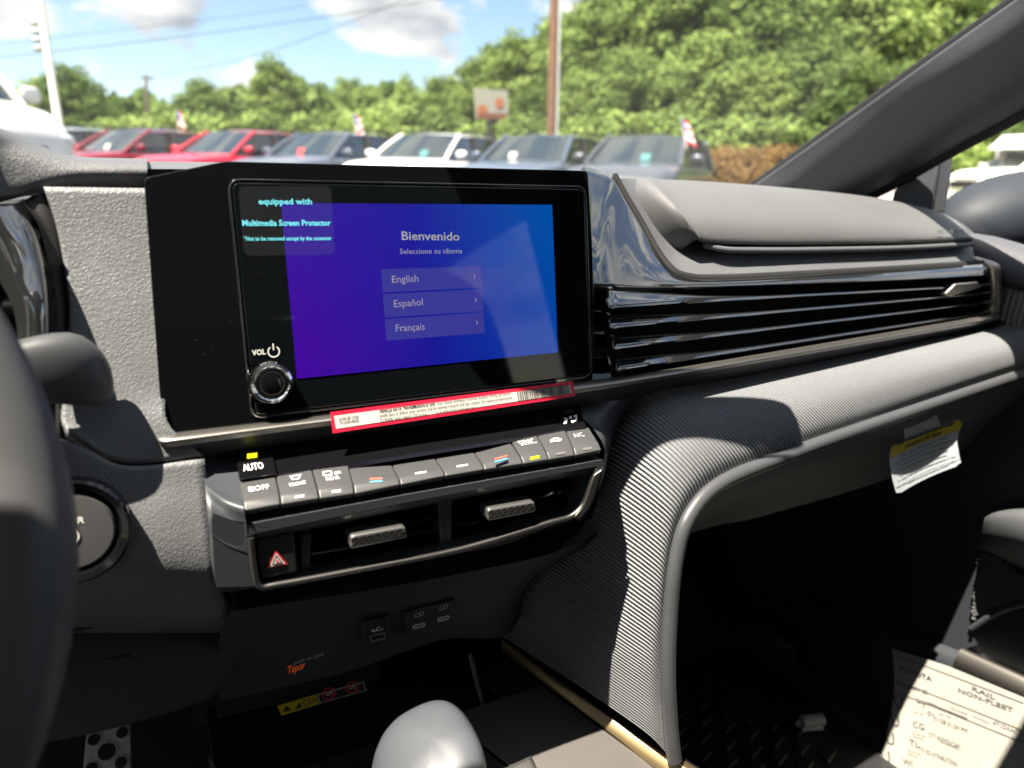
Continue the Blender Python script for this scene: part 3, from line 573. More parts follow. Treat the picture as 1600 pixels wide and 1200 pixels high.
me_v = [S.pt(a, b, .0016) for a, b in pts]+[S.pt(pc_[0]+a, pc_[1]+b, .0016) for a, b in ((-.0003, .0008), (.0003, .0008), (.0003, .0046), (-.0003, .0046))]
mk('power_symbol', me_v, [(i, i+1, 21+i, 20+i) for i in range(19)]+[(40, 41, 42, 43)], 'white_print', inf)

# clear film notice stuck on the screen
fl = thing('screen_film_notice', 'clear film notice with cyan lettering on upper left of the touchscreen', 'notice', S.pt(-.08, .02))
prism('film', S, rpoly(S.out([(371, 292), (516, 291), (522, 398), (381, 400)]), .004), .00235, .0022, 'clear_film', fl)
textpx('lettering', 'equipped with', S, (403, 320), (486, 320), 9.5, 'cyan_print', fl, off=.0026, bold=.022)
textpx('lettering', 'Multimedia Screen Protector', S, (377.5, 353.5), (515, 353), 9.5, 'cyan_print', fl, off=.0026, bold=.026)
textpx('lettering', '*Not to be removed except by the consumer', S, (380, 376.5), (517, 375.5), 6.5, 'cyan_print', fl, off=.0026, bold=.024)

# red bordered label hanging on the satin strip
Lp = Plane(Py(518, 676, .3935), Py(897, 621, .3935)-Py(518, 676, .3935), (0, .32, 1))
lab = thing('data_label', 'long white label with red border stuck below the touchscreen', 'label', Lp.o)
q0 = Lp.out([(520, 677), (899, 619), (894, 595.5), (516, 644)])
prism('red_border', Lp, q0, .0002, -.0002, 'label_red', lab)
q1 = Lp.out([(525, 670), (893, 614), (889.5, 601.5), (521.5, 650)])
prism('white_field', Lp, q1, .0005, .0001, 'label_white', lab)
def lt(s, p0, p1, h, b=.0, m='faint_print'): textpx('lettering', s, Lp, p0, p1, h, m, lab, off=.0008, bold=b)
lt('SCAN QR CODE', (529, 657), (560, 653), 5, .01); lt('TO LEARN MORE', (529.5, 663), (560.5, 659), 5, .01)
lt('VEHICLE DATA TRANSMISSION IS ON!', (592, 645), (679, 633), 6, .02, 'black_print'); lt('Your vehicle wirelessly transmits location, driving and vehicle', (681, 632.5), (797, 616), 6)
lt('health data to deliver your services and for internal research and data analysis. See toyota.com/privacyvts.', (592.5, 652), (800, 623), 6)
lt("To disable, press vehicle's SOS button.", (593, 659), (668, 649), 6); lt('TO BE REMOVED BY CONSUMER ONLY', (680, 647), (744, 638), 4.5)
a0 = V(Lp.st(809, 626.5)); a1 = V(Lp.st(890, 614)); up_ = V(Lp.st(806.5, 612))-a0; n = 46
random.seed(3); bv, bf = [], []; t = 0
while t < .99:
    w_ = random.choice((.006, .006, .011, .016)); p, q = a0+(a1-a0)*t, a0+(a1-a0)*min(1, t+w_); k = len(bv)
    bv += [Lp.pt(*p, .0008), Lp.pt(*q, .0008), Lp.pt(*(q+up_), .0008), Lp.pt(*(p+up_), .0008)]; bf.append((k, k+1, k+2, k+3)); t += w_+random.choice((.007, .007, .012, .017))
mk('barcode', bv, bf, 'black_print', lab)

# ================================================================== climate panel
cp = thing('climate_control_panel', 'dark climate control panel with row of grey buttons and centre air vents', 'control panel', Py(640, 900, .4))
C = Plane(Py(640, 800, .3625), (1, 0, 0), (0, 0, 1))
outer = rpoly(C.out([(330, 800), (331, 820), (336, 915), (350, 950), (385, 964), (560, 934), (720, 905), (830, 882), (893, 848), (925, 790), (940, 735), (945, 722), (942, 718), (900, 726), (640, 772), (382, 820)]), [.001, .004, .01, .012, .012, .004, .004, .012, .02, .012, .006, .004, .002, .002, .002, .002])
inner = rpoly(C.out([(386, 836), (400, 918), (560, 891), (720, 860), (880, 829-14), (908, 798), (926, 757), (934, 729), (640, 784)]), [.002, .005, .002, .002, .01, .01, .004, .002, .002])
# both outlines start at their upper left corner and run the same way round
N_ = 120; O2, I2 = per(outer, N_), per(inner, N_)
hs = ring('housing', C, O2, I2, 0, -.05, 'stack_plastic', cp)
for i_, (a_, b_) in enumerate(O2):            # the lower lip of the housing turns under
    lowline = np.interp(a_+C.o[0], [.03, .26], [-.215, -.205])-C.o[2]
    if b_ < lowline: hs.data.vertices[i_].co.y += min(.03, (lowline-b_)*1.3)
# sloping shoulders either side of the buttons
loft('shoulder', [[Py(314, 716, .412), Py(345, 712, .412), Py(380, 708, .412)], [Py(315, 738, .402), Py(345, 736, .402), Py(377, 733, .402)], [Py(319, 752, .392), Py(348, 768, .380), Py(379, 778, .372)], [Py(319.5, 757, .388), Py(348, 782, .370), Py(381, 796, .361)], [Py(322, 775, .380), Py(350, 800, .368), Py(384, 815, .362)], [Py(325, 830, .3622), Py(352, 850, .3622), Py(388, 865, .3622)]], 'stack_plastic', cp, 16, 30)
loft('shoulder', [[Py(880, 640, .412), Py(915, 628, .414), Py(1008, 606, .428)], [Py(905, 650, .402), Py(930, 642, .405), Py(984, 632, .426)], [Py(925, 668, .394), Py(940, 666, .398), Py(966, 664, .424)], [Py(944, 700, .372), Py(948, 699, .388), Py(954, 704, .423)], [Py(944, 716, .368), Py(946, 728, .39), Py(944, 744, .423)], [Py(932, 745, .375), Py(936, 760, .392), Py(932, 784, .425)]], 'stack_plastic', cp, 20, 26)
ds = loft('climate_display', [[Py(425, 690, .414), Py(650, 660, .414), Py(880, 628, .414)], [Py(430, 752, .386), Py(650, 714, .386), Py(886, 678, .386)]], 'piano_black', cp, 8, 6)
def quad(px4, y4, back=.01): p = [Py(a, b, y) for (a, b), y in zip(px4, y4)]; return p+[q+V((0, back, -.004)) for q in p]
Aq = hexa('auto_button', quad([(366, 704), (424, 697), (433, 742), (375, 750)], [.409, .409, .386, .386]), 'piano_black', cp, bev=.0006)
def facepl(p): return Plane((p[0]+p[1]+p[2]+p[3])/4, p[2]-p[3], p[0]-p[3])
def btnplane(px4, y4): return facepl([Py(a, b, y) for (a, b), y in zip(px4, y4)])
ap = btnplane([(366, 704), (424, 697), (433, 742), (375, 750)], [.409, .409, .386, .386])
prism('indicator_light', ap, ap.out([(386, 717), (386, 711), (402, 709), (402, 715)]), .0009, .0002, 'led_amber', Aq)
textpx('lettering', 'AUTO', ap, (381, 738), (413, 733), 10.5, 'white_print', Aq, off=.0009, bold=.02)
Iq4 = [(870, 639), (905, 633), (917, 668), (884, 676)]
Iq = hexa('airflow_button', quad(Iq4, [.409, .409, .386, .386]), 'piano_black', cp, bev=.0006); ip = btnplane(Iq4, [.409, .409, .386, .386])
textpx('lettering', 'MODE', ip, (881, 648), (896, 645), 4, 'faint_print', Iq, off=.0009)
def icon(name, pl, polys, m, par, off=.0009):
    v_, f_ = [], []
    for pg in polys:
        k = len(v_); v_ += [pl.pt(*pl.st(*p), off) for p in pg]; f_.append(tuple(range(k, k+len(pg))))
    return mk(name, v_, f_, m, par)
icon('airflow_symbol', ip, [[(879, 655), (885, 654), (887, 657), (884, 663), (881, 662), (883, 657)], [(880, 662), (886, 660), (885, 663), (881, 664)], [(889, 652), (893, 651), (893, 656), (889, 656)], [(895, 651), (901, 649), (902, 657), (899, 660), (896, 660), (899, 655)], [(891, 658), (897, 657), (896, 662), (893, 662)]], 'white_print', Iq)
tops_ = [(374, 753), (431, 744), (488, 734), (545, 727), (613, 723.5), (681, 713.5), (742, 704), (799, 688.5), (840, 680.5), (884, 672.5), (921, 667.5)]
bots = [(381, 798), (439, 788), (499, 779), (554, 771.5), (626, 757), (696, 743.5), (757, 733.5), (818, 724.5), (858, 718), (899, 711.5), (941, 703)]
mids = [((a[0]+b[0]*2)/3+1, a[1]+(b[1]-a[1])*.68) for a, b in zip(tops_, bots)]
kinds = ['off', 'front', 'rear', 'temp', 'fan', 'fan', 'temp', 'sync', 'recirc', 'ac']
BP = []
for i, kd in enumerate(kinds):
    a, b, c, d = tops_[i], tops_[i+1], bots[i+1], bots[i]; m0, m1 = mids[i], mids[i+1]; g = .7
    dip = .0035 if kd in ('temp', 'fan') else 0
    P8 = [Py(a[0]+g, a[1], .388), Py(b[0]-g, b[1], .388), Py(m1[0]-g, m1[1], .3668), Py(m0[0]+g, m0[1], .3668), Py(c[0]-g, c[1], .3622), Py(d[0]+g, d[1], .3622)]
    if dip:
        for k in (0, 1): P8[k] = P8[k]+V((0, .002, -.001))
    bt = [p+V((0, .008, -.007)) for p in P8[:2]]+[P8[4]+V((0, .003, -.004)), P8[5]+V((0, .003, -.004))]
    vs_ = P8+bt
    ob = mk('climate_button', vs_, [(0, 1, 2, 3), (3, 2, 4, 5), (0, 3, 5, 9, 6), (1, 7, 8, 4, 2), (5, 4, 8, 9), (6, 9, 8, 7), (0, 6, 7, 1)], 'button_grey', cp, bev=.0009, seg=3)
    pl = facepl(P8[:4]); pf = facepl([P8[3], P8[2], P8[4], P8[5]])
    cx, cy = (a[0]+b[0]+m0[0]+m1[0])/4, (a[1]+b[1]+m0[1]+m1[1])/4
    sl = (b[1]-a[1])/(b[0]-a[0])
    def tx(s, x0, x1, yb, h, mm='white_print', bo=.0): textpx('lettering', s, pl, (x0, yb), (x1, yb+sl*(x1-x0)), h, mm, ob, off=.0005, bold=bo)
    def led(mm, yo=0): 
        fx, fy = (m0[0]+m1[0]+c[0]+d[0])/4, (m0[1]+m1[1]+c[1]+d[1])/4-1
        prism('indicator_light', pf, pf.out([(fx-7, fy+3-sl*7*-1+yo-sl*14), (fx+7, fy+3+sl*7+yo), (fx+7, fy-1+sl*7+yo), (fx-7, fy-1-sl*7+yo)]), .0005, -.0005, mm, ob)
    def bar(mm, y0, w_, h=1.6):
        fx, fy = (m0[0]+m1[0])/2, (m0[1]+m1[1])/2+y0
        prism('mark', pl, pl.out([(fx-w_, fy-sl*w_+h), (fx+w_, fy+sl*w_+h), (fx+w_, fy+sl*w_-h*.3), (fx-w_, fy-sl*w_-h*.3)]), .0006, -.0002, mm, ob)
    if kd == 'off':
        tx('OFF', 398, 421, 768, 7.5)
        icon('fan_symbol', pl, [[(388+k*3, 762), (390+k*3, 762), (391+k*3, 769), (389+k*3, 769)] for k in range(3)], 'white_print', ob, .0005)
    if kd == 'front':
        tx('FRONT', 453, 479, 761.5, 5.5); led('led_white'); icon('defrost_symbol', pl, [[(452, 745), (471, 742), (467, 750), (457, 751)]], 'white_print', ob, .0005); icon('defrost_mark', pl, [[(456, 746.3), (467, 744.6), (465, 748.5), (458, 749.5)]], 'button_grey', ob, .0007)
    if kd == 'rear':
        tx('REAR', 510, 531, 752, 5.5); led('led_white'); icon('defrost_symbol', pl, [[(504, 738), (518, 736), (519, 743.5), (505, 745)], [(522, 739), (530, 737), (533, 740), (523, 743)]], 'white_print', ob, .0005); icon('defrost_mark', pl, [[(506.5, 739.5), (516, 738), (516.5, 742), (507, 743.4)]], 'button_grey', ob, .0007)
    if kd == 'temp': bar('red_line', -3.2, 10); bar('blue_line', 1.0, 10)
    if kd == 'fan': bar('led_white', -1, 9)
    if kd == 'sync': tx('SYNC', 815, 839, 697.5, 7.5); led('led_amber', 0)
    if kd == 'recirc': led('faint_print'); icon('recirculation_symbol', pl, [[(859, 689), (864, 685.5), (871, 684.5), (874, 686), (878, 686.5), (876, 690), (860, 692)]], 'white_print', ob, .0005); icon('recirculation_mark', pl, [[(866, 687), (871, 686), (872, 688), (866, 689)]], 'button_grey', ob, .0007)
    if kd == 'ac': tx('A/C', 898, 914, 684.5, 6, 'grey_print'); led('faint_print')
# centre vents
vd = [p for p in [Py(390, 842, .43), Py(640, 790, .43), Py(930, 732, .43)]]; ve = [p for p in [Py(402, 915, .43), Py(640, 872, .43), Py(905, 800, .43)]]
mk('vent_duct', [Py(370, 830, .425), Py(960, 715, .425), Py(960, 800, .425), Py(370, 960, .425)], [(0, 1, 2, 3)], 'void_black', cp)
rim = [(391, 840), (397, 890), (402, 911), (409, 917), (430, 914), (560, 890), (720, 858), (860, 829-13), (893, 806), (910, 790), (926, 752), (934, 732)]
tube('vent_rim', [Py(a, b, .3612) for a, b in rim], .0019, 'dark_satin', cp, n=90, seg=8)
rb = [Py(*p) for p in ((893, 806, .3622), (906, 790, .3622), (921, 750, .3622), (926, 740, .3622))]; ra = [Py(*p) for p in ((904, 812, .3612), (922, 788, .3612), (935, 750, .3612), (940, 730, .3612))]
loft('vent_end_trim', [rb, ra], 'dark_satin', cp, 16, 4, thick=.003)
loft('vent_top_rail', [[Py(384, 838, .3610), Py(640, 785, .3610), Py(934, 728, .3610)], [Py(386, 845, .3645), Py(640, 793, .3645), Py(932, 735, .3645)], [Py(386, 846, .40), Py(640, 796, .40), Py(932, 737, .40)]], 'stack_plastic', cp, 16, 8)
for x0, x1, yt, yb in ((470, 486, 838, 900), (686, 706, 785, 862)):
    p = [Py(x0, yt, .373), Py(x1, yt-3, .373), Py(x1, yb-3, .373), Py(x0+1, yb, .373)]; hexa('vent_divider', p+[q+V((0, .04, 0)) for q in p], 'stack_plastic', cp, bev=.001)
def blade(x0, y0, x1, y1, y=.377, t=.0011):
    a, b = Py(x0, y0, y), Py(x1, y1, y); hexa('vent_blade', [a+V((0, 0, t)), b+V((0, 0, t)), b-V((0, 0, t)), a-V((0, 0, t))]+[q+V((0, .026, .004)) for q in (a+V((0, 0, t)), b+V((0, 0, t)), b-V((0, 0, t)), a-V((0, 0, t)))], 'piano_black', cp)
for dy in (-19, 0, 19):
    blade(487, 866+dy, 686, 827+dy); blade(707, 822+dy, 915-max(0, dy)*.5, 780+dy)
def adj(q, n=7):
    pl = Plane(Py(*q[3], .3590), Py(*q[2], .3590)-Py(*q[3], .3590), Py(*q[0], .3590)-Py(*q[3], .3590))
    o2 = rpoly(pl.out(q), .0025)
    k_ = prism('vent_adjuster', pl, o2, 0, -.012, 'vent_silver', cp, bev=.0012, seg=3)
    st = pl.out(q); a, b, c, d = [V(p) for p in st]
    for r_ in range(3):
        for i in range(n):
            t0, t1 = (i+.15+.4*(r_ % 2))/(n+.6), (i+.8+.4*(r_ % 2))/(n+.6); s0, s1 = .14+r_*.25, .14+r_*.25+.16
            f = lambda s, t: (a*(1-t)+b*t)*(1-s)+(d*(1-t)+c*t)*s
            prism('grip_cell', pl, [f(s0, t0+.02), f(s0, t1+.02), f(s1, t1-.02), f(s1, t0-.02)], .0003, -.0002, 'dark_satin', k_)
adj([(548, 838), (634, 822), (637, 841), (547, 859)]); adj([(762, 796), (836, 783), (838, 800), (762, 815)])
# hazard button
hq = [(399, 844), (459, 833), (466, 893), (407, 906)]
hz = hexa('hazard_button', [Py(a, b, .3632) for a, b in hq]+[Py(a, b, .3632)+V((0, .012, 0)) for a, b in hq], 'matte_black', cp, bev=.0012)
hp = Plane(Py(432, 870, .3632), (1, 0, 0), (0, 0, 1))
def tri(name, k, m, off):
    c = V((432.5, 875.5)); q = [c+(V(p)-c)*k for p in ((430.5, 859), (449, 881), (417, 888))]
    mk(name, [hp.pt(*hp.st(*p), off) for p in q], [(0, 1, 2)], m, hz)
tri('warning_triangle', 1.0, 'hazard_red', .0004); tri('warning_outline', .76, 'white_print', .0006); tri('warning_core', .56, 'matte_black', .0008); tri('warning_inner', .38, 'white_print', .0010); tri('warning_inner', .20, 'hazard_red', .0012)

# ---- lower fascia with sockets, storage tray, console
con = thing('centre_console', 'dark centre console with storage tray, sockets and gold edged brown panel', 'console', (XC, .3, -.72))
fas = loft('socket_fascia', [[Py(360, 955, .40), Py(560, 925, .40), Py(720, 896, .40), Py(870, 862, .40), Py(935, 830, .41)], [Py(345, 985, .415), Py(560, 945, .415), Py(720, 915, .415), Py(850, 885, .42), Py(910, 860, .43)], [Py(340, 1060, .432), Py(560, 1010, .432), Py(700, 978, .432), Py(800, 955, .45), (.30, .50, -.30)], [Py(345, 1095, .44), Py(540, 1050, .44), Py(690, 1000, .44), Py(800, 985, .46), (.31, .52, -.33)]], 'knee_plastic', con, 30, 16)
FP = Plane(Py(620, 970, .4225), (1, 0, 0), (0, -.17, 1))
def sock(q, off=.003, m='matte_black'): return prism('socket_plate', FP, rpoly(FP.out(q), .0015), off, -.006, m, con, bev=.0006)
s1 = sock([(565, 968), (606, 958), (609, 1000), (568, 1011)]); s2 = sock([(630, 953), (708, 933), (712, 976), (634, 997)])
ring('socket_rim', FP, per(FP.out([(575, 987), (598, 981.5), (599.5, 992), (577, 997.5)]), 16), per(FP.out([(577.5, 988), (596, 984), (597.5, 990.5), (578.5, 995)]), 16), .0042, .002, 'vent_silver', s1)
icon('usb_symbol', FP, [[(577, 981), (580, 977.5), (584, 979.5), (588, 974.5), (592, 973.5), (592, 975), (589, 976), (587, 979), (597, 976.5), (597, 978.5), (585, 981.5), (580, 983)]], 'grey_print', s1, .0034)
for x, y in ((652, 972), (690, 961)):
    ring('socket_rim', FP, rrect(*(lambda c: (c[0]-.0048, c[1]-.0019, c[0]+.0048, c[1]+.0019, .0018))(FP.st(x, y)), 4), rrect(*(lambda c: (c[0]-.0038, c[1]-.0009, c[0]+.0038, c[1]+.0009, .0008))(FP.st(x, y)), 4), .0042, .002, 'grey_print', s2)
    c = FP.st(x+1, y-17); text('lettering', 'C', FP, c[0]-.0042, c[1]-.0022, 'grey_print', s2, h=.0042, off=.0034); text('lettering', 'D', FP, c[0]-.0006, c[1]-.0018, 'grey_print', s2, h=.0042, off=.0034)
TR = Plane(Py(470, 1040, .52), (1, 0, 0), (0, .25, 1))
textpx('orange_lettering', 'Tapor', FP, (446, 1043), (473, 1034), 12, 'orange_print', con, off=.006, bold=.02, shear=.3)
textpx('lettering', 'push on pad', FP, (456, 1028), (501, 1014), 5, 'grey_print', con, off=.006)
# tray behind the fascia
mk('tray_back', [(.0, .56, -.22), (.32, .56, -.22), (.32, .56, -.46), (.0, .56, -.46)], [(0, 1, 2, 3)], 'void_black', con)
mk('tray_back', [TR.pt(*TR.st(*p), -.002) for p in ((330, 1040), (560, 985), (600, 1060), (340, 1125))], [(0, 1, 2, 3)], 'void_black', con)
box('tray_floor', .01, .30, .40, .575, -.475, -.445, 'void_black', con)
tube('tray_edge', [Py(735, 1022, .47), Py(742, 1055, .46), Py(757, 1112, .445)], .0022, 'piping', con)
# console top and flanks
bx0, bx1 = .0, .272
tp = [Py(848, 1072, .440), Py(1012, 1192, .352), Py(1120, 1275, .30)]; tp.append(tp[-1]+V((.01, -.25, 0))); tp.append(tp[-1]+V((.0, -.25, 0)))
loft('console_top_shaded', [[p+V((-.30, -.0, 0)) for p in tp], [p+V((-.2, 0, .001)) for p in tp], [p+V((-.09, 0, .001)) for p in tp]], 'matte_black', con, 16, 12)  # left part blackened for the shadow on it, not a second panel colour
loft('brown_panel', [[p+V((-.088, 0, .0015)) for p in tp], [p+V((-.05, 0, .002)) for p in tp], tp], 'brown_panel', con, 16, 8)
g0 = [Py(784, 1000, .502), Py(850, 1052, .450), Py(948, 1121, .392), Py(1050, 1191, .338), Py(1130, 1245, .30)]; g0 += [g0[-1]+V((.01, -.25, 0)), g0[-1]+V((.01, -.5, 0))]
g1_ = [Py(786, 1020, .498), Py(848, 1068, .447), Py(944, 1139, .389), Py(1046, 1215, .334), Py(1126, 1270, .297)]; g1_ += [g1_[-1]+V((.01, -.25, 0)), g1_[-1]+V((.01, -.5, 0))]
loft('gold_strip', [[p+V((.010, .006, -.003)) for p in g0], [p+V((.002, 0, .001)) for p in g0], g0, g1_, [p+V((.002, .002, -.004)) for p in g1_]], 'gold_trim', con, 50, 12)
h0 = [p+V((-.001, -.001, -.004)) for p in g1_]; h1 = [p+V((-.012, -.006, -.008)) for p in g1_]
loft('dark_ledge', [h0, h1, [p+V((-.030, -.012, -.010)) for p in g1_]], 'stack_plastic', con, 30, 8)
tube('panel_line', [p+V((-.0305, -.0122, -.0088)) for p in g1_], .0007, 'vent_silver', con, n=30, seg=6)
loft('console_side', [[p+V((-.255, 0, -.01)) for p in g1_], [p+V((-.262, 0, -.30)) for p in g1_]], 'knee_plastic', con, 12, 5)
loft('console_side', [[p+V((.012, .006, -.003)) for p in g0], [p+V((.025, .006, -.30)) for p in g0]], 'void_black', con, 12, 5)
loft('shift_gate', [[Py(775, 1206, .345), Py(808, 1194, .35), Py(826, 1187, .353)], [Py(785, 1240, .335), Py(815, 1224, .338), Py(840, 1212, .34)]], 'vent_silver', con, 8, 6, thick=.004)
# yellow caution label in the tray
CLp = Plane(Py(500, 1096, .50), Py(572, 1075, .50)-Py(434, 1116, .50), (0, .8, .6))
cl_ = thing('caution_label', 'small yellow and black caution label inside the storage tray', 'label', CLp.o)
prism('yellow_field', CLp, CLp.out([(433, 1103), (494, 1085), (499, 1100), (440, 1118)]), .0002, -.0004, 'label_yellow', cl_)
prism('black_field', CLp, CLp.out([(494.5, 1085), (568, 1065), (573, 1079), (499.5, 1100)]), .0002, -.0004, 'matte_black', cl_)
icon('warning_symbol', CLp, [[(441, 1114), (447, 1103), (456, 1109)], [(460, 1109), (468, 1098), (472, 1105)]], 'black_print', cl_, .0005)
textpx('lettering', 'EXH', CLp, (474, 1104), (495, 1098), 10, 'black_print', cl_, off=.0005)
for x, y in ((514, 1084), (550, 1074)):
    c = CLp.st(x, y); rg = [(c[0]+.006*math.cos(t), c[1]+.0048*math.sin(t)) for t in np.linspace(0, 2*math.pi, 24, endpoint=False)]
    ring('prohibition_mark', CLp, rg, [(c[0]+(p[0]-c[0])*.78, c[1]+(p[1]-c[1])*.78) for p in rg], .0005, .0003, 'hazard_red', cl_)
    prism('prohibition_mark', CLp, [(c[0]-.005, c[1]+.0028), (c[0]-.004, c[1]+.0036), (c[0]+.005, c[1]-.0028), (c[0]+.004, c[1]-.0036)], .0005, .0003, 'hazard_red', cl_)
    prism('picture_mark', CLp, [(c[0]-.003, c[1]-.001), (c[0]+.003, c[1]-.002), (c[0]+.003, c[1]+.001), (c[0]-.002, c[1]+.002)], .0004, .0003, 'grey_print', cl_)
ring('label_frame', CLp, CLp.out([(495, 1085.5), (568, 1065), (573, 1079), (499.5, 1099.5)]), CLp.out([(497, 1086.5), (567, 1067), (571, 1078.5), (501, 1098)]), .0005, .0003, 'grey_print', cl_)

# ---- gear lever
gv = thing('gear_lever', 'grey rounded gear lever knob standing on the centre console', 'gear lever', (.115, .28, -.46))
def ringpts(c, rx, ry, tilt, n=28, e=.75):
    sg = lambda v: math.copysign(abs(v)**e, v); return [V(c)+V((rx*sg(math.cos(t)), ry*sg(math.sin(t)), tilt[0]*math.cos(t)+tilt[1]*math.sin(t))) for t in np.linspace(0, 2*math.pi, n, endpoint=False)]
kc2 = Py(664, 1222, .300)
prof = [(-.11, .010, .012), (-.075, .012, .014), (-.055, .020, .024), (-.040, .0285, .032), (-.015, .0310, .036), (.006, .0300, .036), (.017, .0275, .034), (.0245, .0215, .028), (.0285, .012, .017), (.0295, .002, .003)]
vv_, ff_ = [], []
for i, (h, rx, ry) in enumerate(prof): vv_ += ringpts(kc2+V((.0015+.10*h*.6, 0, h)), rx, ry, (.010*(rx/.03) if h > -.05 else 0, .004*(rx/.03)))
for i in range(len(prof)-1): ff_ += [(i*28+k, i*28+(k+1) % 28, (i+1)*28+(k+1) % 28, (i+1)*28+k) for k in range(28)]
ff_.append(tuple(range((len(prof)-1)*28, len(prof)*28)))
mk('lever_knob', vv_, ff_, 'lever_grey', gv, sub=1)
lathe('lever_boot', (.115, .29, -.47), (0, 0, 1), [(.05, 0), (.045, .02), (.02, .05), (.014, .10)], 'matte_black', gv, 24)
tube('lever_seam', [kc2+V((.004, -.028, .0285)), kc2+V((.012, -.034, .016)), kc2+V((.018, -.0365, .0)), kc2+V((.02, -.037, -.02))], .0012, 'lever_grey', gv, n=12)

# ---- power button
pwc = Py(112, 830, .3845); pwn = V((-.05, -.985, .17)); pwn /= np.linalg.norm(pwn)
pw = thing('power_button', 'round dark power button with black ring beside the steering wheel', 'button', pwc)
lathe('button_ring', pwc, pwn, [(.0265, -.012), (.0268, .0022), (.0255, .0040), (.0225, .0030), (.0205, -.001), (.0200, -.006)], 'piano_black', pw)
pb = lathe('button_face', pwc, pwn, [(.0196, -.012), (.0196, .0005), (.0186, .0018), (.012, .0022), (.001, .0023)], 'button_grey', pw)
ppl = Plane(pwc+pwn*.0026, (1, -.05, 0), (0, .17, 1))
textpx('lettering', 'POWER', ppl, (66, 821), (131, 817), 10.5, 'white_print', pb, off=0, bold=.01)
ring('power_symbol', ppl, [(ppl.st(106, 839)[0]+.0052*math.cos(t), ppl.st(106, 839)[1]+.0052*math.sin(t)) for t in np.linspace(0, 2*math.pi, 24, endpoint=False)], [(ppl.st(106, 839)[0]+.0044*math.cos(t), ppl.st(106, 839)[1]+.0044*math.sin(t)) for t in np.linspace(0, 2*math.pi, 24, endpoint=False)], .0003, 0, 'white_print', pb)

# ---- steering wheel and stalk
sw = thing('steering_wheel', 'dark grey steering wheel rim at the left edge', 'steering wheel', (-.2, .3, -.2))
# rim right side traced in its own tilted plane
WP = Plane((-.2245, .262, -.119), (1, .0, 0), (0, .36, .93))
Rw = .178; rimc = []
nseg = 96; prof_ = [(math.cos(t)*(.0185 if math.cos(t) > 0 else .017), math.sin(t)*.0175) for t in np.linspace(0, 2*math.pi, 16, endpoint=False)]
vv_, ff_ = [], []
for i in range(nseg):
    t = 2*math.pi*i/nseg; rr_ = Rw*(1-.05*max(0, -math.sin(t)))
    for a, b in prof_: vv_.append(WP.pt((rr_+a)*math.cos(t), (rr_+a)*math.sin(t), b))
for i in range(nseg): ff_ += [(i*16+k, i*16+(k+1) % 16, ((i+1) % nseg)*16+(k+1) % 16, ((i+1) % nseg)*16+k) for k in range(16)]
mk('rim', vv_, ff_, 'wheel_grey', sw, sm=0)
superell('hub_pad', WP.pt(0, 0, -.02), (WP.u, WP.v, WP.n), (.085, .075, .03), .6, 'wheel_grey', sw)
for a in (0, 180, 270): 
    t = R_(a); tube('spoke', [WP.pt(.06*math.cos(t), .06*math.sin(t), -.02), WP.pt(Rw*math.cos(t), Rw*math.sin(t), -.004)], [.022, .014], 'wheel_grey', sw, n=6, flat=.5)
tube('steering_column', [WP.pt(0, 0, -.03), WP.pt(0, 0, -.16)], .05, 'matte_black', sw)
wk = thing('wiper_stalk', 'grey wiper stalk reaching out behind the steering wheel', 'stalk', Py(90, 590, .36))
tip = [Py(178, 595, .402), Py(168, 590, .400), Py(135, 578, .397), Py(95, 575, .393), Py(40, 580, .39), Py(-60, 600, .385)]
sx_ = [.0045, .0135, .0187, .0178, .015, .014]
vv_, ff_ = [], []
for p, r_ in zip(tip, sx_):
    for t in np.linspace(0, 2*math.pi, 16, endpoint=False):
        sg = lambda v: math.copysign(abs(v)**.7, v); vv_.append(p+V((0, .62*r_*sg(math.cos(t)), r_*1.02*sg(math.sin(t))-(.008 if False else 0))))
for i in range(5): ff_ += [(i*16+k, i*16+(k+1) % 16, (i+1)*16+(k+1) % 16, (i+1)*16+k) for k in range(16)]
ff_.append(tuple(range(16)))
mk('stalk_head', vv_, ff_, 'stalk_grey', wk, sub=1)

# ---- brake pedal
bp_ = thing('accelerator_pedal', 'perforated metal pedal below the dark knee panel', 'pedal', Py(170, 1180, .66))
BPl = Plane(Py(165, 1160, .66), Py(205, 1140, .66)-Py(130, 1155, .66), (0, .5, .86))
prism('pedal_plate', BPl, rpoly(BPl.out([(136, 1137), (204, 1118), (206, 1260), (124, 1270)]), .004), 0, -.006, 'pedal_metal', bp_, bev=.001)
for x, y, r_ in ((147, 1155, .0065), (191, 1144, .0065), (167, 1174, .0095), (189, 1191, .0065), (143, 1200, .0065)):
    c = BPl.st(x, y); lathe('pedal_stud', BPl.pt(*c), BPl.n, [(r_*1.05, 0), (r_, .0012), (r_*.9, .0012)], 'pedal_metal', bp_, 18); lathe('pedal_hole', BPl.pt(*c), BPl.n, [(r_*.82, .0005), (r_*.8, .0016)], 'void_black', bp_, 18)
tube('pedal_arm', [BPl.pt(0, 0, -.01), BPl.pt(0, .08, -.05), BPl.pt(0, .25, -.06)], .008, 'matte_black', bp_)
# ================================================================== passenger door (inside), mirror
DX = .845
door = thing('passenger_door', 'dark passenger door panel with lit armrest and perforated speaker grille', 'car door', (DX, .2, -.7))
def rx(pts, x): return [Px(p[0], p[1], xx) for p, xx in zip(pts, x)]
box('door_skin', DX+.03, DX+.06, -.6, .98, -.72, -.09, 'void_black', door)
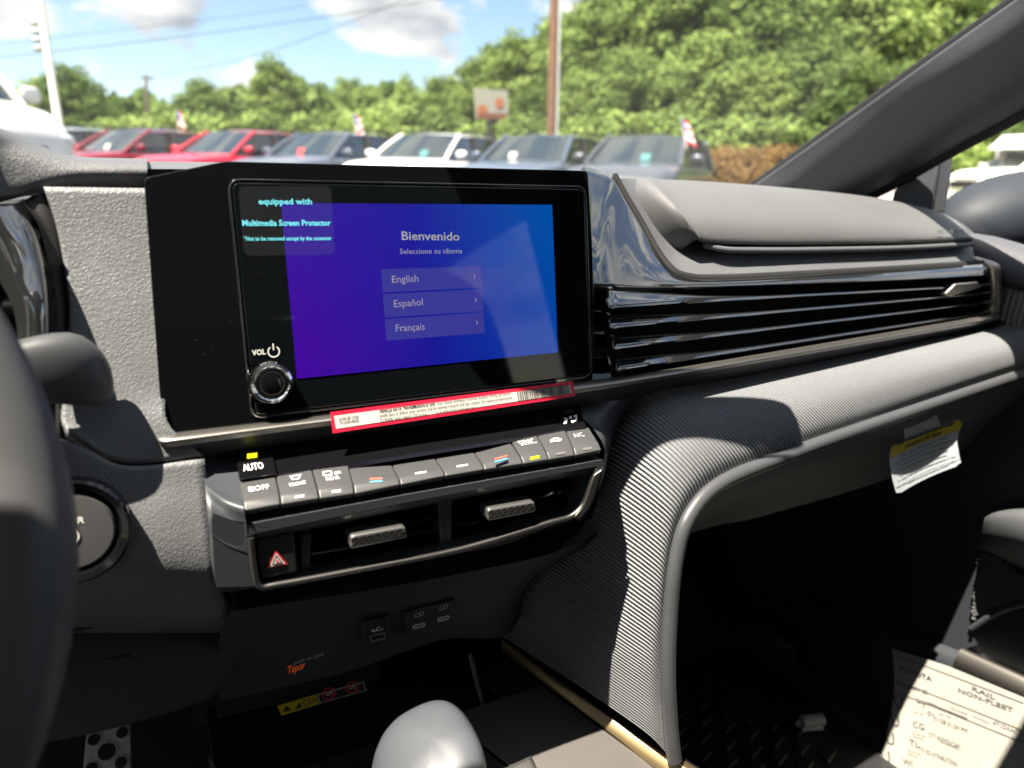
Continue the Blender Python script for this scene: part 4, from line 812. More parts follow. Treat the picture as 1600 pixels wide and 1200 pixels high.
# belt roll along the top of the door
bl = [V((DX-.005, y, -.062-.010*(y < .45))) for y in (.62, .54, .48, .42, .3, .0, -.4)]
rows = [[p+V((.045, 0, .004)) for p in bl], [p+V((.02, 0, .010)) for p in bl], [p+V((-.008, 0, .004)) for p in bl], [p+V((-.020, 0, -.012)) for p in bl], [p+V((-.016, 0, -.026)) for p in bl], [p+V((-.004, 0, -.034)) for p in bl]]
loft('belt_roll', rows, 'pillar', door, 30, 24)
fb = [[V((DX-.008, y, -.094)) for y in (.62, .5, .4, .2, -.2)], [V((DX-.012, y, -.14)) for y in (.62, .5, .4, .2, -.2)], [V((DX-.006, y, -.20)) for y in (.62, .5, .4, .2, -.2)]]
fbT = [[r[k] for r in fb] for k in range(5)]
loft('fabric_insert', fbT, 'fabric_door', door, 16, 60)
loft('door_panel', [[V((DX-.004, y, -.195)) for y in (.95, .5, .2, -.3)], [V((DX+.012, y, -.26)) for y in (.95, .5, .2, -.3)], [V((DX+.015, y, -.36)) for y in (.95, .5, .2, -.3)], [V((DX+.01, y, -.50)) for y in (.95, .5, .2, -.3)], [V((DX-.0, y, -.70)) for y in (.95, .5, .2, -.3)]], 'knee_plastic', door, 14, 18)
# armrest end
ar = [rx([(1538, 812), (1552, 806), (1600, 802), (1680, 812)], [.80, .785, .775, .775]), rx([(1534, 830), (1548, 826), (1600, 832), (1680, 845)], [.805, .785, .77, .77]), rx([(1530, 852), (1545, 856), (1600, 876), (1680, 905)], [.82, .80, .79, .79]), rx([(1531, 858), (1548, 864), (1600, 890), (1680, 925)], [.85, .84, .835, .83])]
t0 = rx([(1542, 808), (1558, 800), (1600, 794), (1680, 800)], [.845, .84, .83, .82])
loft('armrest', [[*r_, r_[-1]+V((-.01, -.18, .01)), r_[-1]+V((-.01, -.40, .02))] for r_ in [t0]+ar], 'soft_dash', door, 40, 20)
# speaker grille: hexagon-like mesh cells too small to pick apart, one part
gm = [(1531, 862), (1560, 872), (1600, 902), (1680, 960), (1680, 1000), (1600, 938), (1560, 945), (1519, 968)]
GP = Plane(Px(1560, 910, .842), (0, -1, 0), (.05, 0, 1))
prism('speaker_back', GP, GP.out(gm), .0, -.01, 'void_black', door)
poly = np.array(GP.out(gm))
def inside(p):
    c = False; n = len(poly)
    for i in range(n):
        a, b = poly[i], poly[i-1]
        if (a[1] > p[1]) != (b[1] > p[1]) and p[0] < (b[0]-a[0])*(p[1]-a[1])/(b[1]-a[1])+a[0]: c = not c
    return c
v_, f_ = [], []; st = .0042
lo_, hi_ = poly.min(0), poly.max(0); j = 0; b_ = lo_[1]
while b_ < hi_[1]:
    a_ = lo_[0]+(j % 2)*st*.6
    while a_ < hi_[0]:
        if inside((a_, b_)):
            k = len(v_); rr_ = .0017
            v_ += [GP.pt(a_+rr_*1.15*math.cos(R_(60*q)), b_+rr_*.8*math.sin(R_(60*q)), .0022) for q in range(6)]+[GP.pt(a_+rr_*1.6*math.cos(R_(60*q)), b_+rr_*1.1*math.sin(R_(60*q)), .0002) for q in range(6)]
            f_ += [tuple(range(k, k+6))]+[(k+q, k+(q+1) % 6, k+6+(q+1) % 6, k+6+q) for q in range(6)]
        a_ += st*1.2
    b_ += st*.62; j += 1
gr = mk('speaker_grille', v_, f_, 'lid_grey', door, sm=40); gr['kind'] = 'stuff'
tube('pocket_edge', rx([(1518, 982), (1560, 956), (1600, 944), (1680, 935)], [.835, .83, .825, .82]), .0035, 'pillar', door, n=16)
# door pocket wall and its rounded lip
pk = rx([(1380, 975), (1440, 998), (1496, 1022), (1600, 1070), (1700, 1120)], [.842, .842, .832, .832, .832])
pk2 = rx([(1484, 1042), (1540, 1062), (1600, 1092), (1700, 1140)], [.793]*4)
loft('pocket_lip', [[p+V((.02, 0, .0)) for p in pk[2:]], [p+V((.006, 0, .006)) for p in pk[2:]], pk[2:], [p+V((-.004, 0, -.012)) for p in pk[2:]], [p+V((0, 0, -.030)) for p in pk[2:]]], 'satin_silver', door, 20, 18)
loft('door_pocket', [[V((.848, y, z)) for y, z in ((.62, -.60), (.45, -.56), (.3, -.53), (0, -.53), (-.3, -.53))], [V((.836, y, z)) for y, z in ((.62, -.605), (.45, -.568), (.3, -.54), (0, -.54), (-.3, -.54))], [V((.84, y, -.72)) for y in (.62, .45, .3, 0, -.3)]], 'knee_plastic', door, 20, 10)
# corner patch ahead of the window and the window
mk('corner_patch', [Px(1396, 300, .83), Px(1466, 226, .835), Px(1464, 262, .835), Px(1453, 332, .835), Px(1390, 330, .83)]+[Px(1396, 300, .83)+V((.03, .0, 0)), Px(1466, 226, .835)+V((.03, 0, 0)), Px(1464, 262, .835)+V((.03, 0, 0)), Px(1453, 332, .835)+V((.03, 0, 0)), Px(1390, 330, .83)+V((.03, 0, 0))], [(0, 1, 2, 3, 4), (9, 8, 7, 6, 5)]+[(i, (i+1) % 5, 5+(i+1) % 5, 5+i) for i in range(5)], 'pillar', door, bev=.002)
tube('window_seal', [Px(1468, 214, .838), Px(1464, 262, .84), Px(1452, 340, .84)], .0035, 'void_black', door, n=12)
wtop = [V((.70+.02*k*0, y, z)) for k, (y, z) in enumerate(((.50, .06), (.42, .10), (.25, .17), (0, HZ+.0), (-.45, HZ+.02)))]
mk('window_pane', [(.862, .56, -.07), (.858, .53, .045), (.80, .33, .14), (.765, .1, .22), (.75, -.45, .25), (.855, -.45, -.07)], [(0, 1, 2, 3, 4, 5)], 'side_glass', door)
# outside mirror on the door
mh = superell('mirror_housing', (1.262, .650, -.045), ((.97, -.15, .10), (.15, .97, 0), (-.1, 0, 1)), (.175, .085, .074), .95, 'mirror_shell', door)
mpts = [V((1.262, .650, -.045))+V((.97, -.15, .10))*a+V((-.1, 0, 1))*b+V((.15, .97, 0))*(-.087) for a, b in rrect(-.105, -.060, .135, .060, .04)]
mk('mirror_glass', mpts, [tuple(range(24))], 'mirror_glass', mh)
tube('mirror_rim', mpts+[mpts[0]], .004, 'lid_grey', mh, seg=8)
hexa('mirror_foot', [(.875, .70, -.075), (.875, .58, -.075), (1.02, .60, -.07), (1.02, .69, -.07), (.875, .70, -.045), (.875, .58, -.045), (1.02, .60, -.05), (1.02, .69, -.05)], 'mirror_shell', door, bev=.008)
# far side door: out of view, swung open to let fill light into the cabin
ddoor = thing('unseen_driver_door', 'dark unseen driver side door opened on the left for fill light', 'car door', (2*XC-DX, .95, -.7)); ddoor.rotation_euler = (0, 0, R_(-62))
box('door_skin', 2*XC-DX-.06, 2*XC-DX-.0, -.6, .98, -.72, -.08, 'knee_plastic', ddoor, bev=.01)
mk('window_pane', [(2*XC-p[0], p[1], p[2]) for p in ((.862, .56, -.07), (.858, .53, .045), (.80, .33, .14), (.765, .1, .20), (.75, -.45, .22), (.855, -.45, -.07))], [(0, 1, 2, 3, 4, 5)], 'side_glass', ddoor)

# ================================================================== loose things on the passenger side
# airbag tag hanging from the glovebox
tg = thing('airbag_tag', 'white hang tag with yellow header dangling under the glovebox', 'tag', Py(1445, 660, .39))
def tagrow(px): return [Py(a, b, y) for a, b, y in px]
L0 = [(1388, 700, .428), (1391, 742, .425), (1399, 765, .43), (1406, 771, .435)]
TP = Plane(Py(1443, 715, .386), Py(1496, 690, .386)-Py(1390, 732, .386), (0, .15, 1))
body = [(1391, 696), (1440, 683), (1494, 655), (1497, 662), (1493, 690), (1496, 712), (1498, 722), (1493, 728), (1410, 770), (1400, 770), (1393, 750), (1387, 722), (1386, 706)]
def bent(pl, a, b, off): return pl.pt(a, b, off+1.8*(a)**2-.002)
def sheet(name, pl, outl, off, m, par, n=14):
    o2 = V(pl.out(outl)); lo, hi = o2.min(0), o2.max(0); bm = bmesh.new()
    vs_ = [bm.verts.new((a, b, 0)) for a, b in o2]; bm.faces.new(vs_)
    for i in range(1, n):
        x = lo[0]+(hi[0]-lo[0])*i/n; g = bm.verts[:]+bm.edges[:]+bm.faces[:]; bmesh.ops.bisect_plane(bm, geom=g, plane_co=(x, 0, 0), plane_no=(1, 0, 0))
    for v in bm.verts: v.co = Vector(bent(pl, v.co.x, v.co.y, off))
    me = bpy.data.meshes.new(name); bm.to_mesh(me); bm.free(); smooth(me, 0); return obj(name, me, m, par)
def bend_text(o, pl):
    me = o.data; co = np.empty(len(me.vertices)*3); me.vertices.foreach_get('co', co); co = co.reshape(-1, 3); q = co-pl.o; a = q@pl.u
    co += np.outer(1.8*a**2-.002, pl.n); me.vertices.foreach_set('co', co.ravel()); me.update()
sheet('tag_body', TP, body, -.0010, 'tag_white', tg)
sheet('tag_strap', TP, [(1418, 690), (1416, 668), (1466, 645), (1474, 668)], -.0016, 'tag_white', tg, 6)
sheet('yellow_header', TP, [(1386, 706), (1391, 696), (1440, 683), (1494, 655), (1497, 662), (1495, 671), (1387, 716)], .0004, 'label_yellow', tg)
for s_, p0, p1, h, b in (('This Vehicle is Equipped with', (1398, 697.5), (1487, 663), 6, .03), ('Advanced Air Bags', (1414, 701), (1471, 678), 6, .03),
    ('Even with advanced air bags', (1406, 715), (1478, 684), 4, .01), ('Children can be killed or seriously injured by the air bag', (1393, 727), (1487, 688), 4, .01), ('The back seat is the safest place for children', (1404, 729), (1480, 699), 4, .01), ('Never put a rear-facing child seat in the front', (1404, 737), (1479, 706), 4, .01), ('Always use seat belts and child restraints', (1409, 742), (1477, 713), 4, .01), ("See owner's manual for more information about air bags", (1400, 754), (1489, 714), 4, .01), ('Not to be removed except by owner', (1419, 758), (1480, 729), 4, .01)):
    bend_text(textpx('lettering', s_, TP, p0, p1, h, 'black_print', tg, off=.0008, bold=b), TP)
ln = TP.out([(1397, 761.5), (1495, 716.5), (1495, 717.5), (1397.5, 762.5)])
bend_text(prism('rule', TP, ln, .0007, .0005, 'black_print', tg), TP)

# delivery sheet standing in the door pocket
PP = Plane(Px(1500, 1110, .815), Px(1600, 1092, .815)-Px(1400, 1018, .815), (.12, .0, 1))
ps = thing('delivery_sheet', 'printed white delivery sheet propped against the lower passenger door', 'paper', PP.o)
def pbent(a, b, off): return PP.pt(a, b, off+.012*math.exp(-((a+.055)/.03)**2)*0+.9*min(0, a+.01)**2)
def psheet(name, outl, off, m, par, n=16):
    o2 = V(PP.out(outl)); lo, hi = o2.min(0), o2.max(0); bm = bmesh.new(); bm.faces.new([bm.verts.new((a, b, 0)) for a, b in o2])
    for i in range(1, n): bmesh.ops.bisect_plane(bm, geom=bm.verts[:]+bm.edges[:]+bm.faces[:], plane_co=(lo[0]+(hi[0]-lo[0])*i/n, 0, 0), plane_no=(1, 0, 0))
    for v in bm.verts: v.co = Vector(pbent(v.co.x, v.co.y, off))
    me = bpy.data.meshes.new(name); bm.to_mesh(me); bm.free(); smooth(me, 0); return obj(name, me, m, par)
psheet('paper', [(1398, 1013), (1482, 1041), (1600, 1090), (1690, 1130), (1640, 1330), (1300, 1330), (1362, 1230), (1388, 1160), (1400, 1090), (1401, 1050)], 0, 'paper', ps)
def pt_(s, p0, p1, h, m='black_print', b=0., nm='lettering'):
    o = textpx(nm, s, PP, p0, p1, h, m, ps, off=.0006, bold=b); me = o.data; co = np.empty(len(me.vertices)*3); me.vertices.foreach_get('co', co); co = co.reshape(-1, 3); a = (co-PP.o)@PP.u
    co += np.outer(.9*np.minimum(0, a+.01)**2, PP.n); me.vertices.foreach_set('co', co.ravel()); me.update()
pt_('TOYOTA', (1408, 1047), (1457, 1065), 8, b=.02); pt_('26 CAMRY SE', (1404, 1068), (1450, 1085), 6, b=.01)
for k, (x, y) in enumerate(((1401, 1104), (1396, 1132), (1389, 1160), (1383, 1188))): pt_('U', (x, y), (x+12, y+4), 20, b=.0)
pt_('*T', (1434, 1102), (1448, 1108), 9); pt_('CG', (1428, 1135), (1445, 1141), 10); pt_('TL', (1423, 1163), (1438, 1169), 10); pt_('WI', (1414, 1193), (1428, 1198), 10)
pt_('01', (1450, 1117), (1459, 1121), 8)
pt_('RAIL', (1518, 1078), (1555, 1093), 7, 'faint_print', .02); pt_('NON-FLEET', (1497, 1081), (1583, 1113), 7, 'faint_print', .02)
pt_('4T1DAACK0', (1552, 1132), (1602, 1152), 7, 'faint_print'); pt_('LOC:', (1582, 1155), (1600, 1161), 6, 'faint_print')
pt_('01/28 01:34 PM', (1460, 1125), (1512, 1146), 7, 'faint_print'); pt_('CTY-BWMG/CAM', (1452, 1150), (1500, 1170), 7, 'faint_print'); pt_('TO SD-ATRIBUTION', (1437, 1172), (1496, 1198), 7, 'faint_print')
for a, b in (((1412, 1070), (1404, 1093)),): pass
for s_, p0, p1 in (('DESTINATION', (1404, 1088), (1420, 1094)), ('ACCESSORIES', (1432, 1091), (1464, 1104)), ('BAY  LOT', (1430, 1113), (1444, 1118)), ('01  00  00', (1428, 1146), (1446, 1152)), ('ROUTE', (1428, 1151), (1444, 1157)), ('TRUCK LINE', (1421, 1173), (1440, 1180)), ('DOCK', (1420, 1178), (1436, 1184)), ('VIN NUMBER', (1485, 1107), (1512, 1118)), ('DELIVERED', (1520, 1120), (1546, 1131)), ('UNIT TYPE', (1467, 1116), (1486, 1123)), ('ARRIVAL', (1470, 1160), (1500, 1172))):
    pt_(s_, p0, p1, 3.2, 'faint_print')
for a, b in (((1400, 1022), (1600, 1098)), ((1401, 1062), (1600, 1141)), ((1400, 1079), (1600, 1160)), ((1450, 1097), (1512, 1122))):
    psheet('rule', [a, b, (b[0], b[1]+1.3), (a[0], a[1]+1.3)], .0006, 'faint_print', ps)

# rubber floor mat with raised tread blocks
fm = thing('floor_mat', 'black rubber floor mat with raised tread blocks in the passenger footwell', 'floor mat', (.6, .55, -.72))
mk('mat_sheet', [(.34, .15, -.722), (.80, .15, -.722), (.80, .68, -.718), (.36, .68, -.718), (.34, .15, -.728), (.80, .15, -.728), (.80, .68, -.727), (.36, .68, -.727)], [(0, 1, 2, 3), (7, 6, 5, 4), (0, 4, 5, 1), (1, 5, 6, 2), (2, 6, 7, 3), (3, 7, 4, 0)], 'rubber', fm)
bk = None; k = 0
for i in range(12):
    for j in range(9):
        x, y = .375+j*.042+(i % 2)*.021, .40+i*.024
        if x > .78: continue
        if bk is None:
            bk = hexa('tread_block', [(-.016, -.009, 0), (0, -.0115, 0), (.016, -.009, 0), (0, .010, 0)][0:1]+[(.016, -.009, 0), (.013, .010, 0), (-.013, .010, 0)]+[(-.013, -.007, .006), (.013, -.007, .006), (.010, .007, .006), (-.010, .007, .006)], 'rubber', fm, bev=.0015)
            bk.matrix_parent_inverse = Matrix.Translation(fm.location).inverted(); o = bk
        else:
            o = bk.copy(); COL.objects.link(o); o.parent = fm; o.matrix_parent_inverse = Matrix.Translation(fm.location).inverted()
        o.location = (x, y, -.722); o.rotation_euler = (0, 0, R_(18))
# little clear plastic clip on the mat
cpos = Pz(1268, 1128, -.705)
ck = thing('plastic_clip', 'small clear plastic clip lying on the dark floor mat', 'clip', cpos)
u_ = V((.93, -.35, 0)); v__ = V((.35, .93, 0)); wz = V((0, 0, 1))
CK = Plane(cpos, u_, wz)
tube('clip_body', [cpos+u_*-.014+wz*.002, cpos+u_*.016+wz*.004], .0085, 'clip_plastic', ck, seg=12, flat=.85)
hexa('clip_foot', [cpos+u_*a+v__*b+wz*c for a, b, c in ((-.018, -.009, -.008), (.015, -.009, -.008), (.015, .009, -.008), (-.018, .009, -.008), (-.016, -.008, -.002), (.015, -.008, -.002), (.015, .008, -.002), (-.016, .008, -.002))], 'clip_plastic', ck, bev=.002)
tube('clip_prong', [cpos+u_*-.016+wz*.004, cpos+u_*-.022+wz*.0, cpos+u_*-.019-wz*.005], .0025, 'clip_plastic', ck, n=6)
loft('footwell_sun_patch', [[V((.60, .80, -.15)), V((.60, .80, -.70))], [V((.66, .79, -.15)), V((.66, .79, -.70))]], 'knee_plastic', shell, 4, 4)  # strip put in to stand for a sun patch in the footwell

# ---- seats behind the camera: they show in the screen and shade the cabin
def seat(name, label, cx, cy):
    t = thing(name, label, 'seat', (cx, cy, -.72), 'front seats')
    superell('cushion', (cx, cy-.02, -.50), ((1, 0, 0), (0, 1, .12), (0, -.12, 1)), (.25, .27, .09), .45, 'seat_cloth', t)
    superell('backrest', (cx, cy-.34, -.16), ((1, 0, 0), (0, 1, .35), (0, -.35, 1)), (.24, .075, .34), .5, 'seat_cloth', t)
    superell('headrest', (cx, cy-.50, .20), ((1, 0, 0), (0, 1, .25), (0, -.25, 1)), (.135, .055, .10), .55, 'seat_cloth', t)
    for s_ in (-.05, .05): tube('headrest_post', [(cx+s_, cy-.46, .05), (cx+s_, cy-.495, .18)], .007, 'chrome', t)
    box('seat_base', cx-.2, cx+.2, cy-.22, cy+.15, -.71, -.58, 'matte_black', t, bev=.01)
seat('bucket_seat', 'dark cloth passenger seat behind the camera', XC+.37, -.34)
seat('bucket_seat', 'dark cloth driver seat behind the steering wheel', XC-.37, -.34)
rs = thing('rear_seat', 'dark cloth rear bench seat under the rear window', 'seat', (XC, -1.2, -.72))
superell('cushion', (XC, -1.02, -.48), ((1, 0, 0), (0, 1, .1), (0, -.1, 1)), (.66, .27, .10), .4, 'seat_cloth', rs)
superell('backrest', (XC, -1.36, -.16), ((1, 0, 0), (0, 1, .35), (0, -.35, 1)), (.66, .08, .32), .4, 'seat_cloth', rs)
for x in (-.37, .37): superell('headrest', (XC+x, -1.48, .10), ((1, 0, 0), (0, 1, .25), (0, -.25, 1)), (.12, .05, .07), .55, 'seat_cloth', rs)
# ================================================================== outside
GZ = -.95
def gz(x, y):
    r = x*_f[0]+y*_f[1]; lat = x*CR[0]+y*CR[1]
    return GZ+max(0., r-17.)*.055*min(1, max(.25, (lat+25)/45)) if r > 0 else GZ
mat('asphalt', (.052, .052, .054), .9, bump=('noise', 40, .4, .01), var=.25, vscale=1.2)
mat('grass', (.20, .23, .035), .95, bump=('noise', 12, .6, .05), var=.35, vscale=1.6)
mat('road', (.30, .29, .27), .9, var=.12, vscale=2)
mat('bark', (.10, .085, .07), .95, bump=('noise', 14, .6, .03), var=.3, vscale=6)
mat('pole_wood', (.11, .055, .03), .9, bump=('noise', 20, .5, .01), var=.25, vscale=9)
mat('pole_white', (.62, .62, .62), .5); mat('pole_grey', (.34, .36, .38), .5, metal=.3)
mat('wire', (.05, .05, .05), .7)
mat('car_glass', (.02, .03, .035), .05, spec=.9, coat=.6); mat('tyre', (.02, .02, .02), .8); mat('car_dark', (.015, .015, .016), .5)
mat('alloy', (.55, .55, .56), .3, metal=.9); mat('lamp_clear', (.75, .77, .8), .1, spec=.8, coat=.5)
mat('wind_card', (.40, .03, .03), .7); mat('teal_card', (.03, .16, .17), .7); mat('white_card', (.32, .32, .32), .7)
mat('flag_red', (.55, .02, .04), .8); mat('flag_blue', (.04, .05, .25), .8); mat('flag_white', (.78, .78, .78), .8)
mat('sign_white', (.24, .235, .225), .6); mat('sign_orange', (.28, .09, .04), .6); mat('sign_brown', (.14, .05, .03), .6)
paint = {'silver': (.42, .44, .46), 'maroon': (.20, .012, .03), 'red': (.42, .012, .03), 'slate': (.09, .11, .15), 'white': (.76, .76, .75), 'blue': (.07, .10, .15), 'grey': (.075, .085, .105)}
for k, c in paint.items(): mat('paint_'+k, c, .28, metal=.25 if k not in ('white', 'red') else 0, coat=1., spec=.5)
def leafmat(name, c1, c2):
    m = bpy.data.materials.new(name); m.use_nodes = True; nt = m.node_tree; nt.nodes.clear(); N = nt.nodes.new
    o = N('ShaderNodeOutputMaterial'); d = N('ShaderNodeBsdfDiffuse'); t = N('ShaderNodeBsdfTranslucent'); x = N('ShaderNodeMixShader'); x.inputs[0].default_value = .30
    co = N('ShaderNodeTexCoord'); n = N('ShaderNodeTexNoise'); n.inputs['Scale'].default_value = .9; n.inputs['Detail'].default_value = 5; nt.links.new(co.outputs['Object'], n.inputs['Vector'])
    oi = N('ShaderNodeObjectInfo'); ma = N('ShaderNodeMath'); ma.operation = 'MULTIPLY_ADD'; ma.inputs[1].default_value = .35; nt.links.new(oi.outputs['Random'], ma.inputs[0]); nt.links.new(n.outputs['Fac'], ma.inputs[2])
    r = N('ShaderNodeValToRGB'); r.color_ramp.elements[0].position = .40; r.color_ramp.elements[1].position = .85; r.color_ramp.elements[0].color = (*c1, 1); r.color_ramp.elements[1].color = (*c2, 1)
    nt.links.new(ma.outputs[0], r.inputs[0]); nt.links.new(r.outputs[0], d.inputs[0]); nt.links.new(r.outputs[0], t.inputs[0])
    nt.links.new(d.outputs[0], x.inputs[1]); nt.links.new(t.outputs[0], x.inputs[2]); nt.links.new(x.outputs[0], o.inputs[0]); M[name] = m
leafmat('leaf', (.070, .120, .038), (.25, .335, .105)); leafmat('leaf_dry', (.16, .10, .04), (.26, .17, .075))

# ground sheet (reaches the horizon), lot, verge, road
n = 60; xs = np.sign(np.linspace(-1, 1, n))*np.abs(np.linspace(-1, 1, n))**2.2*600
vs_ = [(x, y, min(gz(x, y), 30)) for y in xs for x in xs]
gm_ = mk('ground', vs_, [(i*n+j, i*n+j+1, (i+1)*n+j+1, (i+1)*n+j) for i in range(n-1) for j in range(n-1)], 'grass', sm=0); struct(gm_)
def strip(name, pts, m, dz, nx=30):     # patch given by view-aligned corners (lateral, depth)
    f2, r2 = V((_f[0], _f[1]))/math.hypot(_f[0], _f[1]), V((CR[0], CR[1]))/math.hypot(CR[0], CR[1])
    a, b, c, d = [V(p) for p in pts]; vs_ = []
    for i in range(nx+1):
        for j in range(nx+1):
            u, v = i/nx, j/nx; q = (a*(1-u)+b*u)*(1-v)+(d*(1-u)+c*u)*v; w_ = r2*q[0]+f2*q[1]; vs_.append((w_[0], w_[1], gz(*w_)+dz))
    return struct(mk(name, vs_, [(i*(nx+1)+j, i*(nx+1)+j+1, (i+1)*(nx+1)+j+1, (i+1)*(nx+1)+j) for i in range(nx) for j in range(nx)], m, sm=0))
strip('parking_lot', ((-60, -40), (10.5, -40), (10.5, 24), (-60, 24)), 'asphalt', .05)
strip('road', ((12, 26), (60, 23), (60, 29), (12, 32)), 'road', .07)
strip('access_road', ((11.2, -30), (60, -40), (60, 17.5), (11.2, 18.2)), 'road', .06)

# ---- cars
def car(name, label, col, at, head, suv=1., group='cars parked in a row across the lot', card=None, ln=4.6, pickup=False):
    t = thing(name, label, 'car', (0, 0, 0), group); pm = 'paint_'+col
    H = 1.66 if suv else 1.48; bw_ = .93
    X = [-ln/2, -ln/2+.06, -ln/2+.5, -1.2, -.3, .55, 1.0, 1.5, 1.95, ln/2-.06, ln/2]
    Zt = [.80, 1.00, 1.06, 1.06, 1.05, 1.05, 1.06, 1.02, .95, .80, .62]; Zb = [.45, .38, .26, .22, .22, .22, .22, .24, .26, .32, .42]
    W_ = [.74, .82, .90, bw_, bw_, bw_, bw_, .92, .89, .80, .70]
    if suv: Zt = [z*1.06 for z in Zt]
    rows = []
    for x, zt, zb, hw in zip(X, Zt, Zb, W_):
        h = zt-zb; pr = [(0, zb), (hw*.85, zb), (hw*.98, zb+h*.15), (hw, zb+h*.5), (hw*.985, zb+h*.78), (hw*.93, zb+h*.94), (hw*.82, zt-.005), (hw*.4, zt+.018), (0, zt+.022)]
        rows.append([V((x, y, z)) for y, z in pr]+[V((x, -y, z)) for y, z in pr[-2::-1]])
    b_ = loft('body', rows, pm, t, 44, 44, ang=0)
    zb = 1.05*(1.06 if suv else 1); rb = -2.05 if suv else -1.75
    G = [(1.02, .80, zb-.02), (.25, .66, H-.07), (-.4, .68, H), (-1.2 if suv else -.9, .66, H-.01), (rb+.35 if suv else rb+.5, .62, H-.08 if suv else H-.15), (rb, .76, zb-.02)]
    # greenhouse glass
    A_ = [[V((1.02, y, zb-.03)) for y in (-.80, -.4, 0, .4, .80)], [V((.22, y*.82, H-.075+.02*(1-abs(y/.8)))) for y in (-.80, -.4, 0, .4, .80)]]
    A_[0] = [p+V((.10*(1-(p[1]/.8)**2), 0, 0)) for p in A_[0]]; A_[1] = [p+V((.06*(1-(p[1]/.66)**2), 0, 0)) for p in A_[1]]
    loft('front_glass', A_, 'car_glass', t, 12, 8)
    sw_ = [(1.0, .815, zb-.03), (.22, .665, H-.085), (-.5, .69, H-.05), (rb+.55, .665, H-.09), (rb+.10, .80, zb-.02)]
    for s_ in (-1, 1):
        pts = [V((x, s_*y, z)) for x, y, z in sw_]; mk('side_glass', pts, [(0, 1, 2, 3, 4)], 'car_glass', t)
        tube('front_pillar', [V((1.06, s_*.82, zb-.03)), V((.62, s_*.745, (zb+H)/2-.02)), V((.2, s_*.665, H-.07))], .04, pm, t, n=8)
        for x0 in (-.25, -1.15): tube('side_pillar', [V((x0-.05, s_*.83, zb-.03)), V((x0-.12, s_*.695, H-.07))], .045, 'car_dark', t)
        tube('rear_pillar', [V((rb+.05, s_*.80, zb-.03)), V((rb+.42, s_*.67, H-.10))], .085, pm, t)
        mr_ = superell('wing_mirror', (.78, s_*1.03, zb+.10), ((1, 0, 0), (0, 1, 0), (0, 0, 1)), (.07, .11, .075), .7, pm, t, 16, 10)
        hl = superell('headlight', (ln/2-.16, s_*.66, .80), ((1, -s_*.4, 0), (s_*.4, 1, 0), (0, 0, 1)), (.10, .20, .06), .7, 'lamp_clear', t, 16, 10)
        for x0 in (ln*.30, -ln*.29):
            w_ = lathe('wheel', (x0, s_*.80, .34), (0, s_, 0), [(.34, 0), (.345, .03), (.345, .10), (.32, .125), (.24, .125)], 'tyre', t, 24); lathe('rim', (x0, s_*.80, .34), (0, s_, 0), [(.235, .09), (.23, .118), (.06, .10), (.05, .125)], 'alloy', w_, 20)
    mk('rear_glass', [(rb+.02, -.76, zb-.02), (rb+.02, .76, zb-.02), (rb+.44, .63, H-.10), (rb+.44, -.63, H-.10)], [(0, 1, 2, 3)], 'car_glass', t)
    rf = [[V((x, y*k, z-.03*abs(y/.6)**2.5*1.4)) for y in (-.68, -.5, -.2, 0, .2, .5, .68)] for x, k, z in ((.27, .96, H-.068), (.05, .99, H-.03), (-.5, 1.02, H), (-1.2, 1., H-.01), (rb+.42, .94, H-.085), (rb+.30, .9, H-.12))]
    loft('roof', rf, pm, t, 20, 20, thick=.02)
    box('grille', ln/2-.07, ln/2-.005, -.5, .5, .45, .75, 'car_dark', t, bev=.02)
    if suv: 
        for s_ in (-1, 1): tube('roof_rail', [V((-.1, s_*.6, H+.0)), V((-.5, s_*.62, H+.035)), V((-1.4, s_*.6, H+.02)), V((-1.7, s_*.58, H-.03))], .018, 'car_dark', t, n=10)
    if card: mk('dash_card', [(.98+.0, card[1]-.08, zb+.06), (.98, card[1]+.08, zb+.06), (.90, card[1]+.08, zb+.17), (.90, card[1]-.08, zb+.17)], [(0, 1, 2, 3)], card[0], t)
    t.location = at; t.rotation_euler = (0, 0, math.atan2(head[1], head[0])); return t
f2, r2 = V((_f[0], _f[1]))/math.hypot(_f[0], _f[1]), V((CR[0], CR[1]))/math.hypot(CR[0], CR[1])
hd = -f2*math.cos(R_(24))-r2*math.sin(R_(24))
specs = [(992, 13.4, 'grey', 1, 'grey SUV with a teal card behind its windshield, nearest the tan hedge', ('teal_card', .2)), (835, 14.4, 'blue', 1, 'blue grey SUV parked in front of the brown wooden pole', ('white_card', -.2)), (676, 15.2, 'white', 1, 'white SUV in the middle of the parked row', ('teal_card', .3)), (520, 16.0, 'slate', 1, 'slate blue car with a red card behind its windshield', ('wind_card', .0)), (385, 16.4, 'red', 1, 'bright red car with dark side windows in the parked row', None), (236, 17.2, 'maroon', 1, 'maroon car left of the bright red one', ('white_card', .2)), (112, 17.6, 'silver', 1, 'silver car at the far left end beside the white light pole', ('wind_card', .1))]
def gp(px, dep): q = f2*dep+r2*((px-800)/FPX*dep*1.0); return q
cars = []
for px, dep, col, suv, lab_, card in specs:
    q = f2*dep+r2*((px-800)/1110*dep); cars.append(car('parked_car', lab_, col, (q[0], q[1], GZ+.05), hd, suv, card=card))
q = f2*9.0+r2*((-105-800)/1110*9.0); wpk = car('white_pickup', 'white vehicle front reaching in at the left edge of the windshield', 'white', (q[0], q[1], GZ+.05), r2*.96-f2*.28, 1, None); wpk.scale = (.62, 1.3, 1.42)
q = f2*26+r2*((1556-800)/1110*26); v_o = car('white_van', 'white van parked on the road beyond the passenger window', 'white', (q[0], q[1], gz(*q)+.07), -r2*.98-f2*.2, 1, None)
v_o['category'] = 'van'
